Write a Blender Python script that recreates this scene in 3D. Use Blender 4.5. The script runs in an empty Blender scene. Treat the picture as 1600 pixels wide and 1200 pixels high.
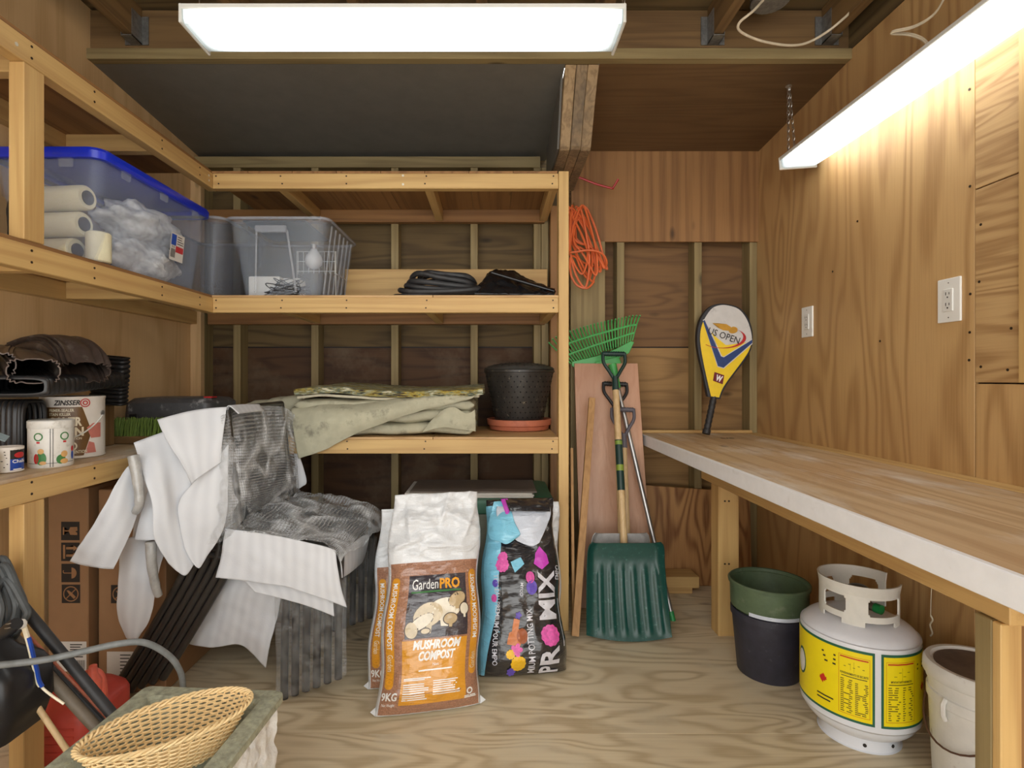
import bpy, bmesh, math, random
from mathutils import Vector, Matrix, noise

random.seed(7)
SC = bpy.context.scene
COL = SC.collection
PI = math.pi

# ------------------------------------------------------------------ camera
F, CX, CY, CAMZ = 850.0, 772.0, 592.0, 1.066      # focal length and vanishing point in pixels of a 1600 x 1200 frame
cd = bpy.data.cameras.new('camera')
cam = bpy.data.objects.new('camera', cd)
COL.objects.link(cam)
cam.location = (0, 0, CAMZ)
cam.rotation_euler = (PI / 2, 0, 0)
cd.sensor_width = 36.0
cd.lens = F / 1600 * 36.0
cd.shift_x = (800 - CX) / 1600
cd.shift_y = (CY - 600) / 1600
cd.clip_start = 0.02
SC.camera = cam

# ------------------------------------------------------------------ world: soft daylight coming in by the open door behind the camera
w = bpy.data.worlds.new('daylight')
SC.world = w
w.use_nodes = True
bg = w.node_tree.nodes['Background']
bg.inputs[0].default_value = (1.0, 0.985, 0.95, 1)
bg.inputs[1].default_value = 2.6
LAMP_STRENGTH = 7.5
LAMP_STRENGTH_SIDE = 5.0
vs = SC.view_settings
vs.view_transform = 'Standard'
vs.look = 'None'
vs.exposure = 0.38
vs.gamma = 1.0
vs.use_curve_mapping = False


# ------------------------------------------------------------------ helpers
def at(px, py, y):
    """the point at depth y seen at a pixel of the 1600 x 1200 photograph"""
    return Vector(((px - CX) / F * y, y, CAMZ - (py - CY) / F * y))


def floor_at(px, py):
    y = CAMZ * F / (py - CY)
    return Vector(((px - CX) / F * y, y, 0))


def cr(p0, p1, p2, p3, t):
    return 0.5 * ((2 * p1) + (p2 - p0) * t + (2 * p0 - 5 * p1 + 4 * p2 - p3) * t * t + (3 * p1 - p0 - 3 * p2 + p3) * t ** 3)


def spline(pts, n, closed=False):
    pts = [Vector(p) for p in pts]
    m = len(pts)
    out = []
    segs = m if closed else m - 1
    for i in range(segs):
        if closed:
            a, b, c, d = pts[(i - 1) % m], pts[i], pts[(i + 1) % m], pts[(i + 2) % m]
        else:
            a, b, c, d = pts[max(i - 1, 0)], pts[i], pts[i + 1], pts[min(i + 2, m - 1)]
        for k in range(n):
            out.append(cr(a, b, c, d, k / n))
    if not closed:
        out.append(pts[-1].copy())
    return out


def spline_grid(rows, nu, nv):
    """bicubic surface through a small grid of control points"""
    fine = [spline(r, nu) for r in rows]
    cols = []
    for j in range(len(fine[0])):
        cols.append(spline([r[j] for r in fine], nv))
    return [[cols[j][i] for j in range(len(cols))] for i in range(len(cols[0]))]


class MB:
    def __init__(s):
        s.v, s.f, s.uv = [], [], {}

    def add(s, vs_, fs):
        o = len(s.v)
        s.v += [Vector(p) for p in vs_]
        s.f += [tuple(i + o for i in f) for f in fs]
        return s

    def box(s, x0, x1, y0, y1, z0, z1, M=None):
        p = [(x0, y0, z0), (x1, y0, z0), (x1, y1, z0), (x0, y1, z0), (x0, y0, z1), (x1, y0, z1), (x1, y1, z1), (x0, y1, z1)]
        if M is not None:
            p = [M @ Vector(q) for q in p]
        return s.add(p, [(0, 3, 2, 1), (4, 5, 6, 7), (0, 1, 5, 4), (1, 2, 6, 5), (2, 3, 7, 6), (3, 0, 4, 7)])

    def bar(s, a, b, wx, wy, up=(0, 0, 1)):
        """a rectangular bar from a to b"""
        a, b = Vector(a), Vector(b)
        d = (b - a).normalized()
        x = d.cross(Vector(up))
        if x.length < 1e-4:
            x = d.cross(Vector((0, 1, 0)))
        x.normalize()
        y = x.cross(d)
        p = []
        for c in (a, b):
            for sx, sy in ((-1, -1), (1, -1), (1, 1), (-1, 1)):
                p.append(c + x * wx / 2 * sx + y * wy / 2 * sy)
        return s.add(p, [(0, 1, 2, 3), (7, 6, 5, 4), (0, 4, 5, 1), (1, 5, 6, 2), (2, 6, 7, 3), (3, 7, 4, 0)])

    def tube(s, pts, r, n=8, closed=False, caps=True, sq=None):
        pts = [Vector(p) for p in pts]
        m = len(pts)
        rs = r if isinstance(r, (list, tuple)) else [r] * m
        o = len(s.v)
        prev = None
        for i, p in enumerate(pts):
            if closed:
                t = pts[(i + 1) % m] - pts[i - 1]
            else:
                t = pts[min(i + 1, m - 1)] - pts[max(i - 1, 0)]
            if t.length < 1e-9:
                t = Vector((0, 0, 1))
            t.normalize()
            if prev is None:
                ref = Vector((0, 0, 1)) if abs(t.z) < .9 else Vector((0, 1, 0))
                x = t.cross(ref).normalized()
            else:
                x = prev - t * prev.dot(t)
                if x.length < 1e-6:
                    x = t.cross(Vector((0, 0, 1)))
                x.normalize()
            prev = x
            y = t.cross(x)
            for k in range(n):
                a = 2 * PI * k / n
                if sq:
                    ca, sa = math.cos(a), math.sin(a)
                    e = .35
                    s.v.append(p + x * (math.copysign(abs(ca) ** e, ca) * sq[0]) + y * (math.copysign(abs(sa) ** e, sa) * sq[1]))
                else:
                    s.v.append(p + x * math.cos(a) * rs[i] + y * math.sin(a) * rs[i])
        for i in range(m if closed else m - 1):
            j = (i + 1) % m
            for k in range(n):
                l = (k + 1) % n
                s.f.append((o + i * n + k, o + i * n + l, o + j * n + l, o + j * n + k))
        if caps and not closed:
            s.f.append(tuple(o + k for k in reversed(range(n))))
            s.f.append(tuple(o + (m - 1) * n + k for k in range(n)))
        return s

    def rings(s, rings, cap0=True, cap1=True, closed=False):
        o = len(s.v)
        n = len(rings[0])
        for r in rings:
            s.v += [Vector(p) for p in r]
        m = len(rings)
        for i in range(m if closed else m - 1):
            j = (i + 1) % m
            for k in range(n):
                l = (k + 1) % n
                s.f.append((o + i * n + k, o + i * n + l, o + j * n + l, o + j * n + k))
        if not closed:
            if cap0:
                s.f.append(tuple(o + k for k in reversed(range(n))))
            if cap1:
                s.f.append(tuple(o + (m - 1) * n + k for k in range(n)))
        return s

    def lathe(s, prof, c, n=40, cap0=True, cap1=True, M=None):
        c = Vector(c)
        rg = []
        for r, z in prof:
            ring = []
            for k in range(n):
                a = 2 * PI * k / n
                q = Vector((r * math.cos(a), r * math.sin(a), z))
                if M is not None:
                    q = M @ q
                ring.append(c + q)
            rg.append(ring)
        return s.rings(rg, cap0, cap1)

    def sheet(s, g, th=0.002, uv=True):
        """a grid of points given a thickness"""
        nv, nu = len(g), len(g[0])
        o = len(s.v)
        nrm = []
        for i in range(nv):
            for j in range(nu):
                du = g[i][min(j + 1, nu - 1)] - g[i][max(j - 1, 0)]
                dv = g[min(i + 1, nv - 1)][j] - g[max(i - 1, 0)][j]
                n = du.cross(dv)
                nrm.append(n.normalized() if n.length > 1e-9 else Vector((0, -1, 0)))
        for sgn in (.5, -.5):
            for i in range(nv):
                for j in range(nu):
                    s.v.append(g[i][j] + nrm[i * nu + j] * th * sgn)
        N = nv * nu
        if uv:
            lu = sum((g[nv // 2][j + 1] - g[nv // 2][j]).length for j in range(nu - 1)) / (nu - 1)
            lv = sum((g[i + 1][nu // 2] - g[i][nu // 2]).length for i in range(nv - 1)) / (nv - 1)
            for i in range(nv):
                for j in range(nu):
                    s.uv[o + i * nu + j] = (j * lu, i * lv)
                    s.uv[o + N + i * nu + j] = (j * lu, i * lv)
        for i in range(nv - 1):
            for j in range(nu - 1):
                a = o + i * nu + j
                s.f.append((a, a + 1, a + nu + 1, a + nu))
                a += N
                s.f.append((a, a + nu, a + nu + 1, a + 1))
        for j in range(nu - 1):
            a = o + j
            s.f.append((a + 1, a, a + N, a + N + 1))
            a = o + (nv - 1) * nu + j
            s.f.append((a, a + 1, a + N + 1, a + N))
        for i in range(nv - 1):
            a = o + i * nu
            s.f.append((a, a + nu, a + N + nu, a + N))
            a = o + i * nu + nu - 1
            s.f.append((a + nu, a, a + N, a + N + nu))
        return s

    def prism(s, poly, d):
        """a planar polygon pushed along d"""
        d = Vector(d)
        n = len(poly)
        o = len(s.v)
        s.v += [Vector(p) for p in poly] + [Vector(p) + d for p in poly]
        s.f.append(tuple(o + k for k in range(n)))
        s.f.append(tuple(o + n + k for k in reversed(range(n))))
        for k in range(n):
            l = (k + 1) % n
            s.f.append((o + l, o + k, o + n + k, o + n + l))
        return s

    def build(s, name, mat, parent=None, smooth=False, bevel=0.0, seg=1, recalc=True, label=None):
        me = bpy.data.meshes.new(name)
        me.from_pydata([tuple(p) for p in s.v], [], s.f)
        if s.uv:
            ul = me.uv_layers.new(name='UVMap')
            for lp in me.loops:
                ul.data[lp.index].uv = s.uv.get(lp.vertex_index, (0, 0))
        bm = bmesh.new()
        bm.from_mesh(me)
        if recalc:
            bmesh.ops.recalc_face_normals(bm, faces=bm.faces)
        if bevel > 0:
            ed = [e for e in bm.edges if len(e.link_faces) == 2 and e.calc_face_angle(0) > .5]
            bmesh.ops.bevel(bm, geom=ed, offset=bevel, segments=seg, affect='EDGES', profile=.6, clamp_overlap=True)
        bm.to_mesh(me)
        bm.free()
        if smooth:
            for p in me.polygons:
                p.use_smooth = True
            if smooth != 'all':
                me.set_sharp_from_angle(angle=math.radians(40))
        me.materials.append(mat)
        ob = bpy.data.objects.new(name, me)
        COL.objects.link(ob)
        if parent is not None:
            attach(ob, parent)
        if label:
            ob['label'] = label
        return ob


def attach(ob, parent):
    ob.parent = parent
    L = Vector((0, 0, 0))
    q = parent
    while q is not None:
        L += q.location
        q = q.parent
    root = parent
    while root.parent is not None:
        root = root.parent
    if parent is root:
        ob.matrix_parent_inverse = Matrix.Translation(-root.location)


def thing(name, label, cat, loc=(0, 0, 0), group=None):
    o = bpy.data.objects.new(name, None)
    o.empty_display_size = .05
    COL.objects.link(o)
    o.location = loc
    o['label'] = label
    o['category'] = cat
    if group:
        o['group'] = group
    return o


def tag(o, label, cat, group=None):
    o['label'] = label
    o['category'] = cat
    if group:
        o['group'] = group
    return o


def struct(name, label=None):
    o = bpy.data.objects.new(name, None)
    o.empty_display_size = .05
    COL.objects.link(o)
    o['kind'] = 'structure'
    if label:
        o['label'] = label
    return o


def dup(root, d, label):
    r = root.copy()
    COL.objects.link(r)
    r.location = root.location + Vector(d)
    r['label'] = label
    for ch in list(root.children):
        c = ch.copy()
        COL.objects.link(c)
        c.parent = r
        c.matrix_parent_inverse = ch.matrix_parent_inverse.copy()
        for g in ch.children:
            k = g.copy()
            COL.objects.link(k)
            k.parent = c
            k.matrix_parent_inverse = g.matrix_parent_inverse.copy()
    return r


def box_part(name, mat, parent, x0, x1, y0, y1, z0, z1, bevel=.002, label=None):
    return MB().box(x0, x1, y0, y1, z0, z1).build(name, mat, parent, bevel=bevel, label=label)


# print on a surface: surf(u, v) -> point
def snorm(surf, u, v, e=.002):
    a = surf(u + e, v) - surf(u - e, v)
    b = surf(u, v + e) - surf(u, v - e)
    n = a.cross(b)
    return n.normalized() if n.length > 1e-12 else Vector((0, -1, 0))


def on(surf, u, v, off):
    return surf(u, v) + snorm(surf, u, v) * off


def patch(mb, surf, u0, u1, v0, v1, off=.0008, st=.008):
    nu = max(1, int(abs(u1 - u0) / st))
    nv = max(1, int(abs(v1 - v0) / st))
    o = len(mb.v)
    for i in range(nv + 1):
        for j in range(nu + 1):
            mb.v.append(on(surf, u0 + (u1 - u0) * j / nu, v0 + (v1 - v0) * i / nv, off))
    for i in range(nv):
        for j in range(nu):
            a = o + i * (nu + 1) + j
            mb.f.append((a, a + 1, a + nu + 2, a + nu + 1))


def bm_to(mb, bm, surf, off, st):
    bmesh.ops.triangulate(bm, faces=bm.faces)
    for _ in range(4):
        ed = [e for e in bm.edges if e.calc_length() > st]
        if not ed:
            break
        bmesh.ops.subdivide_edges(bm, edges=ed, cuts=1)
        bmesh.ops.triangulate(bm, faces=[f for f in bm.faces if len(f.verts) > 3])
    bm.verts.index_update()
    mb.add([on(surf, q.co.x, q.co.y, off) for q in bm.verts], [tuple(q.index for q in f.verts) for f in bm.faces])
    bm.free()


def poly_on(mb, surf, pts, off=.0012, st=.012):
    bm = bmesh.new()
    vs_ = [bm.verts.new((p[0], p[1], 0)) for p in pts]
    bm.faces.new(vs_)
    bm_to(mb, bm, surf, off, st)


def ell_on(mb, surf, u, v, ru, rv, off=.0012, n=20, rot=0, wob=0, st=.012):
    pts = []
    for k in range(n):
        a = 2 * PI * k / n
        q = 1 + (wob * (1 if k % 2 else -1) if wob else 0)
        x, y = ru * q * math.cos(a), rv * q * math.sin(a)
        pts.append((u + x * math.cos(rot) - y * math.sin(rot), v + x * math.sin(rot) + y * math.cos(rot)))
    poly_on(mb, surf, pts, off, st)


def ring_on(mb, surf, u, v, r0, r1, off=.0012, n=24):
    for k in range(n):
        a, b = 2 * PI * k / n, 2 * PI * (k + 1) / n
        poly_on(mb, surf, [(u + r0 * math.cos(a), v + r0 * math.sin(a)), (u + r1 * math.cos(a), v + r1 * math.sin(a)),
                           (u + r1 * math.cos(b), v + r1 * math.sin(b)), (u + r0 * math.cos(b), v + r0 * math.sin(b))], off)


def text_bm(body, size, bold=0.0, shear=0.0, align='LEFT', sx=1.0):
    cu = bpy.data.curves.new('lettering', 'FONT')
    cu.body = body
    cu.size = 1.0
    cu.offset = bold
    cu.shear = shear
    cu.align_x = align
    cu.resolution_u = 2
    ob = bpy.data.objects.new('lettering', cu)
    COL.objects.link(ob)
    dg = bpy.context.evaluated_depsgraph_get()
    me = ob.evaluated_get(dg).to_mesh()
    bm = bmesh.new()
    bm.from_mesh(me)
    ob.evaluated_get(dg).to_mesh_clear()
    bpy.data.objects.remove(ob)
    bpy.data.curves.remove(cu)
    for q in bm.verts:
        q.co.x *= size * sx
        q.co.y *= size
        q.co.z = 0
    return bm


def text_on(mb, surf, body, u, v, size, rot=0.0, off=.0016, bold=0.0, shear=0.0, align='CENTER', sx=1.0, st=.01, fit=None):
    """flat lettering laid on a surface; fit: the width it is squeezed into"""
    bm = text_bm(body, size, bold, shear, align, sx)
    if fit:
        xs = [q.co.x for q in bm.verts]
        wd = max(xs) - min(xs)
        for q in bm.verts:
            q.co.x *= fit / wd
    c, s_ = math.cos(rot), math.sin(rot)
    for q in bm.verts:
        x, y = q.co.x, q.co.y
        q.co.x, q.co.y = u + x * c - y * s_, v + x * s_ + y * c
    bm_to(mb, bm, surf, off, st)


def plane_surf(o, ux, vx):
    o, ux, vx = Vector(o), Vector(ux).normalized(), Vector(vx).normalized()
    return lambda u, v: o + ux * u + vx * v


def lines_on(mb, surf, u0, u1, v1, v0, n, h, off=.0014, ragged=.25, seed=1):
    """rows of print too small to read"""
    rr = random.Random(seed)
    for k in range(n):
        v = v1 + (v0 - v1) * (k + .5) / n
        e = u1 - (u1 - u0) * rr.random() * ragged
        patch(mb, surf, u0, e, v - h / 2, v + h / 2, off, .02)


def fbm(p, sc_=1.0, seed=0.0):
    return noise.noise(Vector((p[0] * sc_ + seed, p[1] * sc_ + seed * 1.7, p[2] * sc_ - seed)))


# ------------------------------------------------------------------ materials
def srgb(r, g, b):
    def f(c):
        c /= 255.0
        return c / 12.92 if c <= .04045 else ((c + .055) / 1.055) ** 2.4
    return (f(r), f(g), f(b), 1.0)


class N:
    def __init__(s, name):
        s.m = bpy.data.materials.new(name)
        s.m.use_nodes = True
        s.t = s.m.node_tree
        s.b = s.t.nodes['Principled BSDF']
        s.out = s.t.nodes['Material Output']

    def n(s, typ, **kw):
        x = s.t.nodes.new(typ)
        for k, v in kw.items():
            setattr(x, k, v)
        return x

    def l(s, a, b):
        s.t.links.new(a, b)

    def val(s, node, i, v):
        if hasattr(v, 'is_linked'):
            s.l(v, node.inputs[i])
        else:
            node.inputs[i].default_value = v

    def math(s, op, a, b=0.0, clamp=False):
        x = s.n('ShaderNodeMath', operation=op, use_clamp=clamp)
        s.val(x, 0, a)
        s.val(x, 1, b)
        return x.outputs[0]

    def mix(s, fac, a, b, mode='MIX'):
        x = s.n('ShaderNodeMix', data_type='RGBA', blend_type=mode)
        s.val(x, 0, fac)
        s.val(x, 6, a)
        s.val(x, 7, b)
        return x.outputs[2]

    def ramp(s, fac, stops):
        x = s.n('ShaderNodeValToRGB')
        e = x.color_ramp.elements
        while len(e) < len(stops):
            e.new(.5)
        for q, (p, c) in zip(e, stops):
            q.position = p
            q.color = c
        s.l(fac, x.inputs[0])
        return x.outputs[0]

    def rng(s, v, a, b, c=0.0, d=1.0):
        x = s.n('ShaderNodeMapRange')
        x.inputs[1].default_value, x.inputs[2].default_value = a, b
        x.inputs[3].default_value, x.inputs[4].default_value = c, d
        s.l(v, x.inputs[0])
        return x.outputs[0]

    def coord(s, scale=(1, 1, 1), rand=True, which='Object'):
        tc = s.n('ShaderNodeTexCoord')
        c = tc.outputs[which]
        if rand:
            oi = s.n('ShaderNodeObjectInfo')
            k = s.math('MULTIPLY', oi.outputs['Random'], 41.0)
            ad = s.n('ShaderNodeVectorMath', operation='ADD')
            s.l(c, ad.inputs[0])
            s.l(k, ad.inputs[1])
            c = ad.outputs[0]
        mp = s.n('ShaderNodeMapping')
        mp.inputs['Scale'].default_value = scale
        s.l(c, mp.inputs[0])
        return mp.outputs[0]

    def noise(s, vec, scale=5.0, detail=3.0, rough=.5, dist=0.0):
        x = s.n('ShaderNodeTexNoise')
        s.l(vec, x.inputs['Vector'])
        x.inputs['Scale'].default_value = scale
        x.inputs['Detail'].default_value = detail
        x.inputs['Roughness'].default_value = rough
        x.inputs['Distortion'].default_value = dist
        return x.outputs[0]

    def bump(s, h, strength=.2, dist=.01):
        x = s.n('ShaderNodeBump')
        x.inputs['Strength'].default_value = strength
        x.inputs['Distance'].default_value = dist
        s.l(h, x.inputs['Height'])
        s.l(x.outputs[0], s.b.inputs['Normal'])

    def set(s, **kw):
        for k, v in kw.items():
            k = k.replace('_', ' ')
            s.val(s.b, k, v)
        return s


def plain(name, c, rough=.5, metal=0.0, var=.12, vs_=30.0, bump=0.0, bs=80.0, alpha=1.0, coat=0.0, spec=.5, trans=0.0, dirt=None, dirt_s=9.0, dirt_t=(.55, .75)):
    m = N(name)
    vec = m.coord(rand=True)
    nz = m.noise(vec, vs_, 4.0, .6)
    base = m.mix(m.rng(nz, .3, .7, 0, 1), tuple(x * (1 - var) for x in c[:3]) + (1,), tuple(min(1, x * (1 + var)) for x in c[:3]) + (1,))
    if dirt:
        d = m.noise(vec, dirt_s, 6.0, .65)
        base = m.mix(m.rng(d, dirt_t[0], dirt_t[1]), base, dirt)
    m.set(Base_Color=base, Roughness=rough, Metallic=metal, Alpha=alpha)
    m.b.inputs['Specular IOR Level'].default_value = spec
    if coat:
        m.b.inputs['Coat Weight'].default_value = coat
        m.b.inputs['Coat Roughness'].default_value = .15
    if bump:
        m.bump(m.noise(vec, bs, 4.0, .6), bump, .004)
    return m.m


def wood(name, light, dark, axis='x', bands=9.0, across=5.0, along=.55, contrast=1.0, knots=True, rough=.6, red=None, stain=None, streak=.35, tint=.25, st3=(2.2, 2.2, 2.2)):
    """ring figure: contour bands of a stretched noise, fine fibres, knots"""
    m = N(name)
    ax = {'x': 0, 'y': 1, 'z': 2}[axis]
    sc3 = [across] * 3
    sc3[ax] = along
    vec = m.coord(tuple(sc3))
    n1 = m.noise(vec, 1.0, 2.0, .45, .25)
    ph = m.math('MULTIPLY', n1, bands * 6.2832)
    sn = m.math('SINE', ph)
    ring = m.rng(sn, -1, 1, 0, 1)
    ring = m.math('POWER', ring, 1.8)
    f3 = [170.0] * 3
    f3[ax] = 4.0
    fib = m.noise(m.coord(tuple(f3)), 1.0, 3.0, .6)
    fac = m.math('MULTIPLY', ring, .6 * contrast, True)
    fac = m.math('ADD', fac, m.math('MULTIPLY', m.rng(fib, .3, .7, -.5, .5), streak), True)
    col = m.mix(fac, light, dark)
    big = m.noise(m.coord((1.7, 1.7, 1.7)), 1.0, 3.0, .5)
    col = m.mix(m.math('MULTIPLY', m.rng(big, .38, .68), tint * 1.6), col, red if red else dark)
    if knots:
        k3 = [6.5] * 3
        k3[ax] = 2.6
        vo = m.n('ShaderNodeTexVoronoi')
        m.l(m.coord(tuple(k3)), vo.inputs['Vector'])
        vo.inputs['Scale'].default_value = 1.0
        kn = m.rng(vo.outputs['Distance'], .035, .12, 1, 0)
        sep = m.n('ShaderNodeSeparateColor')
        m.l(vo.outputs['Color'], sep.inputs[0])
        on_ = m.math('GREATER_THAN', sep.outputs[0], .52)
        col = m.mix(m.math('MULTIPLY', m.math('MULTIPLY', kn, on_), .8), col, tuple(x * .3 for x in dark[:3]) + (1,))
    if stain:
        st = m.noise(m.coord(st3), 1.6, 5.0, .65)
        col = m.mix(m.rng(st, .5, .72, 0, .8), col, stain)
    m.set(Base_Color=col, Roughness=rough)
    m.bump(m.math('ADD', m.math('MULTIPLY', ring, .4), fib), .18, .002)
    return m.m


def bagmat(name, c, rough, coat, speck=.05):
    """creased polythene: fine diagonal creases in the relief"""
    m = N(name)
    v = m.coord((1, 1, 1), False)
    mp = m.n('ShaderNodeMapping')
    mp.inputs['Rotation'].default_value = (0, .6, 0)
    mp.inputs['Scale'].default_value = (9, 9, 34)
    m.l(v, mp.inputs[0])
    a = m.noise(mp.outputs[0], 1.0, 3.0, .5, .6)
    ridge = m.math('SUBTRACT', 1.0, m.math('MULTIPLY', m.math('ABSOLUTE', m.math('SUBTRACT', a, .5)), 7.0), True)
    b = m.noise(v, 26.0, 3.0, .5)
    sp = m.noise(v, 240.0, 2.0, .6)
    col = m.mix(m.rng(sp, .3, .7), tuple(x * (1 - speck) for x in c[:3]) + (1,), tuple(min(1, x * (1 + speck)) for x in c[:3]) + (1,))
    m.set(Base_Color=col, Roughness=rough)
    m.b.inputs['Coat Weight'].default_value = coat
    m.b.inputs['Coat Roughness'].default_value = .14
    m.bump(m.math('ADD', m.math('MULTIPLY', ridge, .6), b), .5, .006)
    return m.m


M = {}
PL, PD = srgb(218, 180, 122), srgb(176, 130, 74)
for a in 'xyz':
    M['lumber_' + a] = wood('pale_lumber_' + a, srgb(208, 174, 114), srgb(172, 133, 80), a, 6, 9, .5, .9, True, .55, srgb(180, 138, 84))
    M['treated_' + a] = wood('green_treated_lumber_' + a, srgb(158, 140, 98), srgb(116, 98, 64), a, 6, 10, .5, .9, True, .65, srgb(112, 98, 62))
    M['old_' + a] = wood('aged_joist_' + a, srgb(128, 100, 62), srgb(86, 63, 36), a, 6, 10, .5, .9, True, .7, srgb(88, 62, 34))  # aged brown, darkened a little more for the shade above the lamps
    M['red_' + a] = wood('reddish_plywood_' + a, srgb(158, 116, 70), srgb(106, 72, 40), a, 8, 7, .16, .9, True, .6, srgb(118, 80, 44))
    M['sheath_' + a] = wood('dark_sheathing_' + a, srgb(112, 92, 57), srgb(68, 53, 31), a, 12, 5, .6, 1.1, True, .75, srgb(78, 60, 36), None)
    M['ply_' + a] = wood('honey_plywood_' + a, srgb(202, 165, 113), srgb(156, 117, 71), a, 14, 3.2, .6, 1.0, True, .5, srgb(170, 130, 84))
M['sheath_stained'] = wood('water_marked_sheathing', srgb(88, 61, 37), srgb(53, 33, 20), 'x', 12, 5, .6, 1.0, True, .75, srgb(62, 38, 23), srgb(112, 96, 76))
M['floor'] = wood('floor_plywood', srgb(222, 207, 176), srgb(170, 149, 114), 'x', 19, 4.5, 1.1, 1.1, True, .5, srgb(198, 177, 140), srgb(214, 204, 178))
M['bench_top'] = wood('worn_bench_plywood', srgb(194, 168, 132), srgb(156, 124, 88), 'y', 9, 7, .5, .9, True, .5, srgb(176, 136, 94), srgb(216, 210, 200), st3=(4.5, 1.5, 3))
M['left_ply'] = wood('pale_plywood', srgb(222, 190, 142), srgb(186, 148, 100), 'z', 8, 4, .4, .7, True, .6, srgb(196, 158, 108))
M['strong_ply'] = wood('strong_grained_plywood', srgb(184, 138, 86), srgb(112, 68, 34), 'z', 14, 4.5, .9, 1.3, False, .5, srgb(150, 100, 56))
M['side_ply'] = wood('rough_side_plywood', srgb(200, 166, 116), srgb(146, 108, 66), 'y', 11, 8, .9, 1.1, True, .6, srgb(166, 126, 78))
M['ceil_ply'] = wood('brown_ceiling_plywood', srgb(112, 86, 56), srgb(80, 58, 36), 'x', 10, 6, .5, .7, False, .6, srgb(80, 58, 36))
M['beam'] = wood('weathered_beam', srgb(168, 142, 106), srgb(104, 82, 56), 'z', 5, 20, 1.6, .8, True, .7, srgb(84, 72, 60), srgb(84, 76, 66))
M['board_brown'] = wood('red_brown_board', srgb(202, 160, 132), srgb(180, 134, 104), 'z', 8, 10, .4, .6, False, .4, srgb(170, 112, 80))
M['stick'] = wood('pale_stick', srgb(192, 150, 98), srgb(150, 108, 64), 'z', 6, 16, .6, .8, True, .6)
M['handle_wood'] = wood('ash_handle', srgb(214, 186, 140), srgb(176, 140, 94), 'z', 6, 30, 1.0, .7, False, .45)
M['grey_paint'] = plain('grey_painted_ply', srgb(112, 109, 102), .55, var=.08, vs_=12, bump=.12, bs=60)
M['white_edge'] = plain('white_laminate', srgb(234, 236, 240), .4, var=.03, dirt=srgb(198, 196, 190), dirt_t=(.62, .8))
M['white_plastic'] = plain('white_plastic', srgb(238, 238, 234), .3, var=.02)
M['white_metal'] = plain('white_enamel', srgb(216, 216, 210), .4, var=.03)
M['galv'] = plain('galvanised_steel', srgb(150, 150, 148), .45, .8, var=.25, vs_=60)
M['chain'] = plain('bright_chain', srgb(180, 176, 168), .35, .9)
M['screw'] = plain('dark_screw', srgb(60, 48, 36), .5, .5)
M['nail'] = plain('bright_nail', srgb(214, 208, 190), .4, .4)
M['cable_white'] = plain('cream_cable', srgb(206, 192, 166), .45)
M['orange'] = plain('orange_cord', srgb(224, 110, 60), .4, var=.06)
M['red_metal'] = plain('red_vinyl', srgb(168, 22, 26), .35)
M['black_rubber'] = plain('black_rubber', srgb(44, 44, 46), .5, var=.3, vs_=20, dirt=srgb(88, 88, 86), dirt_t=(.58, .8))
M['black_plastic'] = plain('black_plastic', srgb(34, 34, 36), .38, var=.25, vs_=20, dirt=srgb(80, 80, 78), dirt_t=(.62, .85))
M['dark_grey_plastic'] = plain('dark_grey_plastic', srgb(62, 62, 66), .4, var=.15, dirt=srgb(130, 128, 124), dirt_t=(.66, .85))
M['grey_hose'] = plain('grey_hose', srgb(116, 120, 120), .5, var=.2, vs_=40)
M['frame_black'] = plain('black_frame', srgb(50, 48, 46), .3, .2, var=.2, coat=.3)
M['sling'] = plain('dark_sling_mesh', srgb(62, 68, 74), .7, var=.2, vs_=200)
M['black_bag'] = plain('black_polythene', srgb(24, 24, 26), .22, var=.2, bump=.5, bs=24)
M['cardboard'] = plain('cardboard', srgb(150, 114, 80), .75, var=.06, vs_=14)
M['ink'] = plain('black_ink', srgb(34, 28, 24), .6, var=.05)
M['paper'] = plain('white_paper', srgb(214, 210, 204), .6, var=.03)
M['concrete'] = plain('grey_green_stone', srgb(154, 156, 136), .85, var=.3, vs_=60, bump=.6, bs=90, dirt=srgb(170, 170, 140), dirt_s=70, dirt_t=(.58, .7))
M['rock_white'] = plain('white_rock', srgb(222, 222, 220), .8, var=.12, vs_=30, bump=.9, bs=60, dirt=srgb(120, 120, 116), dirt_s=30, dirt_t=(.6, .75))
M['wicker'] = plain('wicker', srgb(234, 206, 154), .5, var=.14, vs_=60)
M['terracotta'] = plain('terracotta_plastic', srgb(188, 110, 82), .5, var=.08, dirt=srgb(150, 80, 58))
M['green_plastic'] = plain('rake_green', srgb(72, 168, 88), .35, var=.06)
M['dark_green'] = plain('shovel_green', srgb(26, 72, 65), .33, var=.12, vs_=60, dirt=srgb(96, 134, 124), dirt_s=60, dirt_t=(.6, .8))
M['grip_green'] = plain('grip_green', srgb(26, 54, 50), .35)
M['alu'] = plain('aluminium', srgb(176, 176, 176), .35, .85, var=.12)
M['scoop'] = plain('dull_scoop', srgb(176, 174, 172), .5, .25, var=.18)
M['grip_grey'] = plain('grip_grey', srgb(92, 88, 96), .4)
M['pot_green'] = plain('pot_green', srgb(86, 104, 78), .5, var=.15, dirt=srgb(128, 136, 118), dirt_s=14, dirt_t=(.58, .8))
M['pot_black'] = plain('pot_black', srgb(48, 48, 60), .5, var=.2, dirt=srgb(94, 96, 102), dirt_s=40, dirt_t=(.62, .8))
M['pot_speckle'] = plain('pot_speckle', srgb(46, 43, 40), .4, var=.3, dirt=srgb(150, 140, 116), dirt_s=45, dirt_t=(.62, .74))
M['tank_white'] = plain('tank_white', srgb(226, 231, 240), .28, var=.02, coat=.4)
M['collar'] = plain('tank_collar', srgb(216, 216, 210), .4, var=.05)
M['yellow'] = plain('label_yellow', srgb(242, 222, 14), .35, var=.02)
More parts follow.
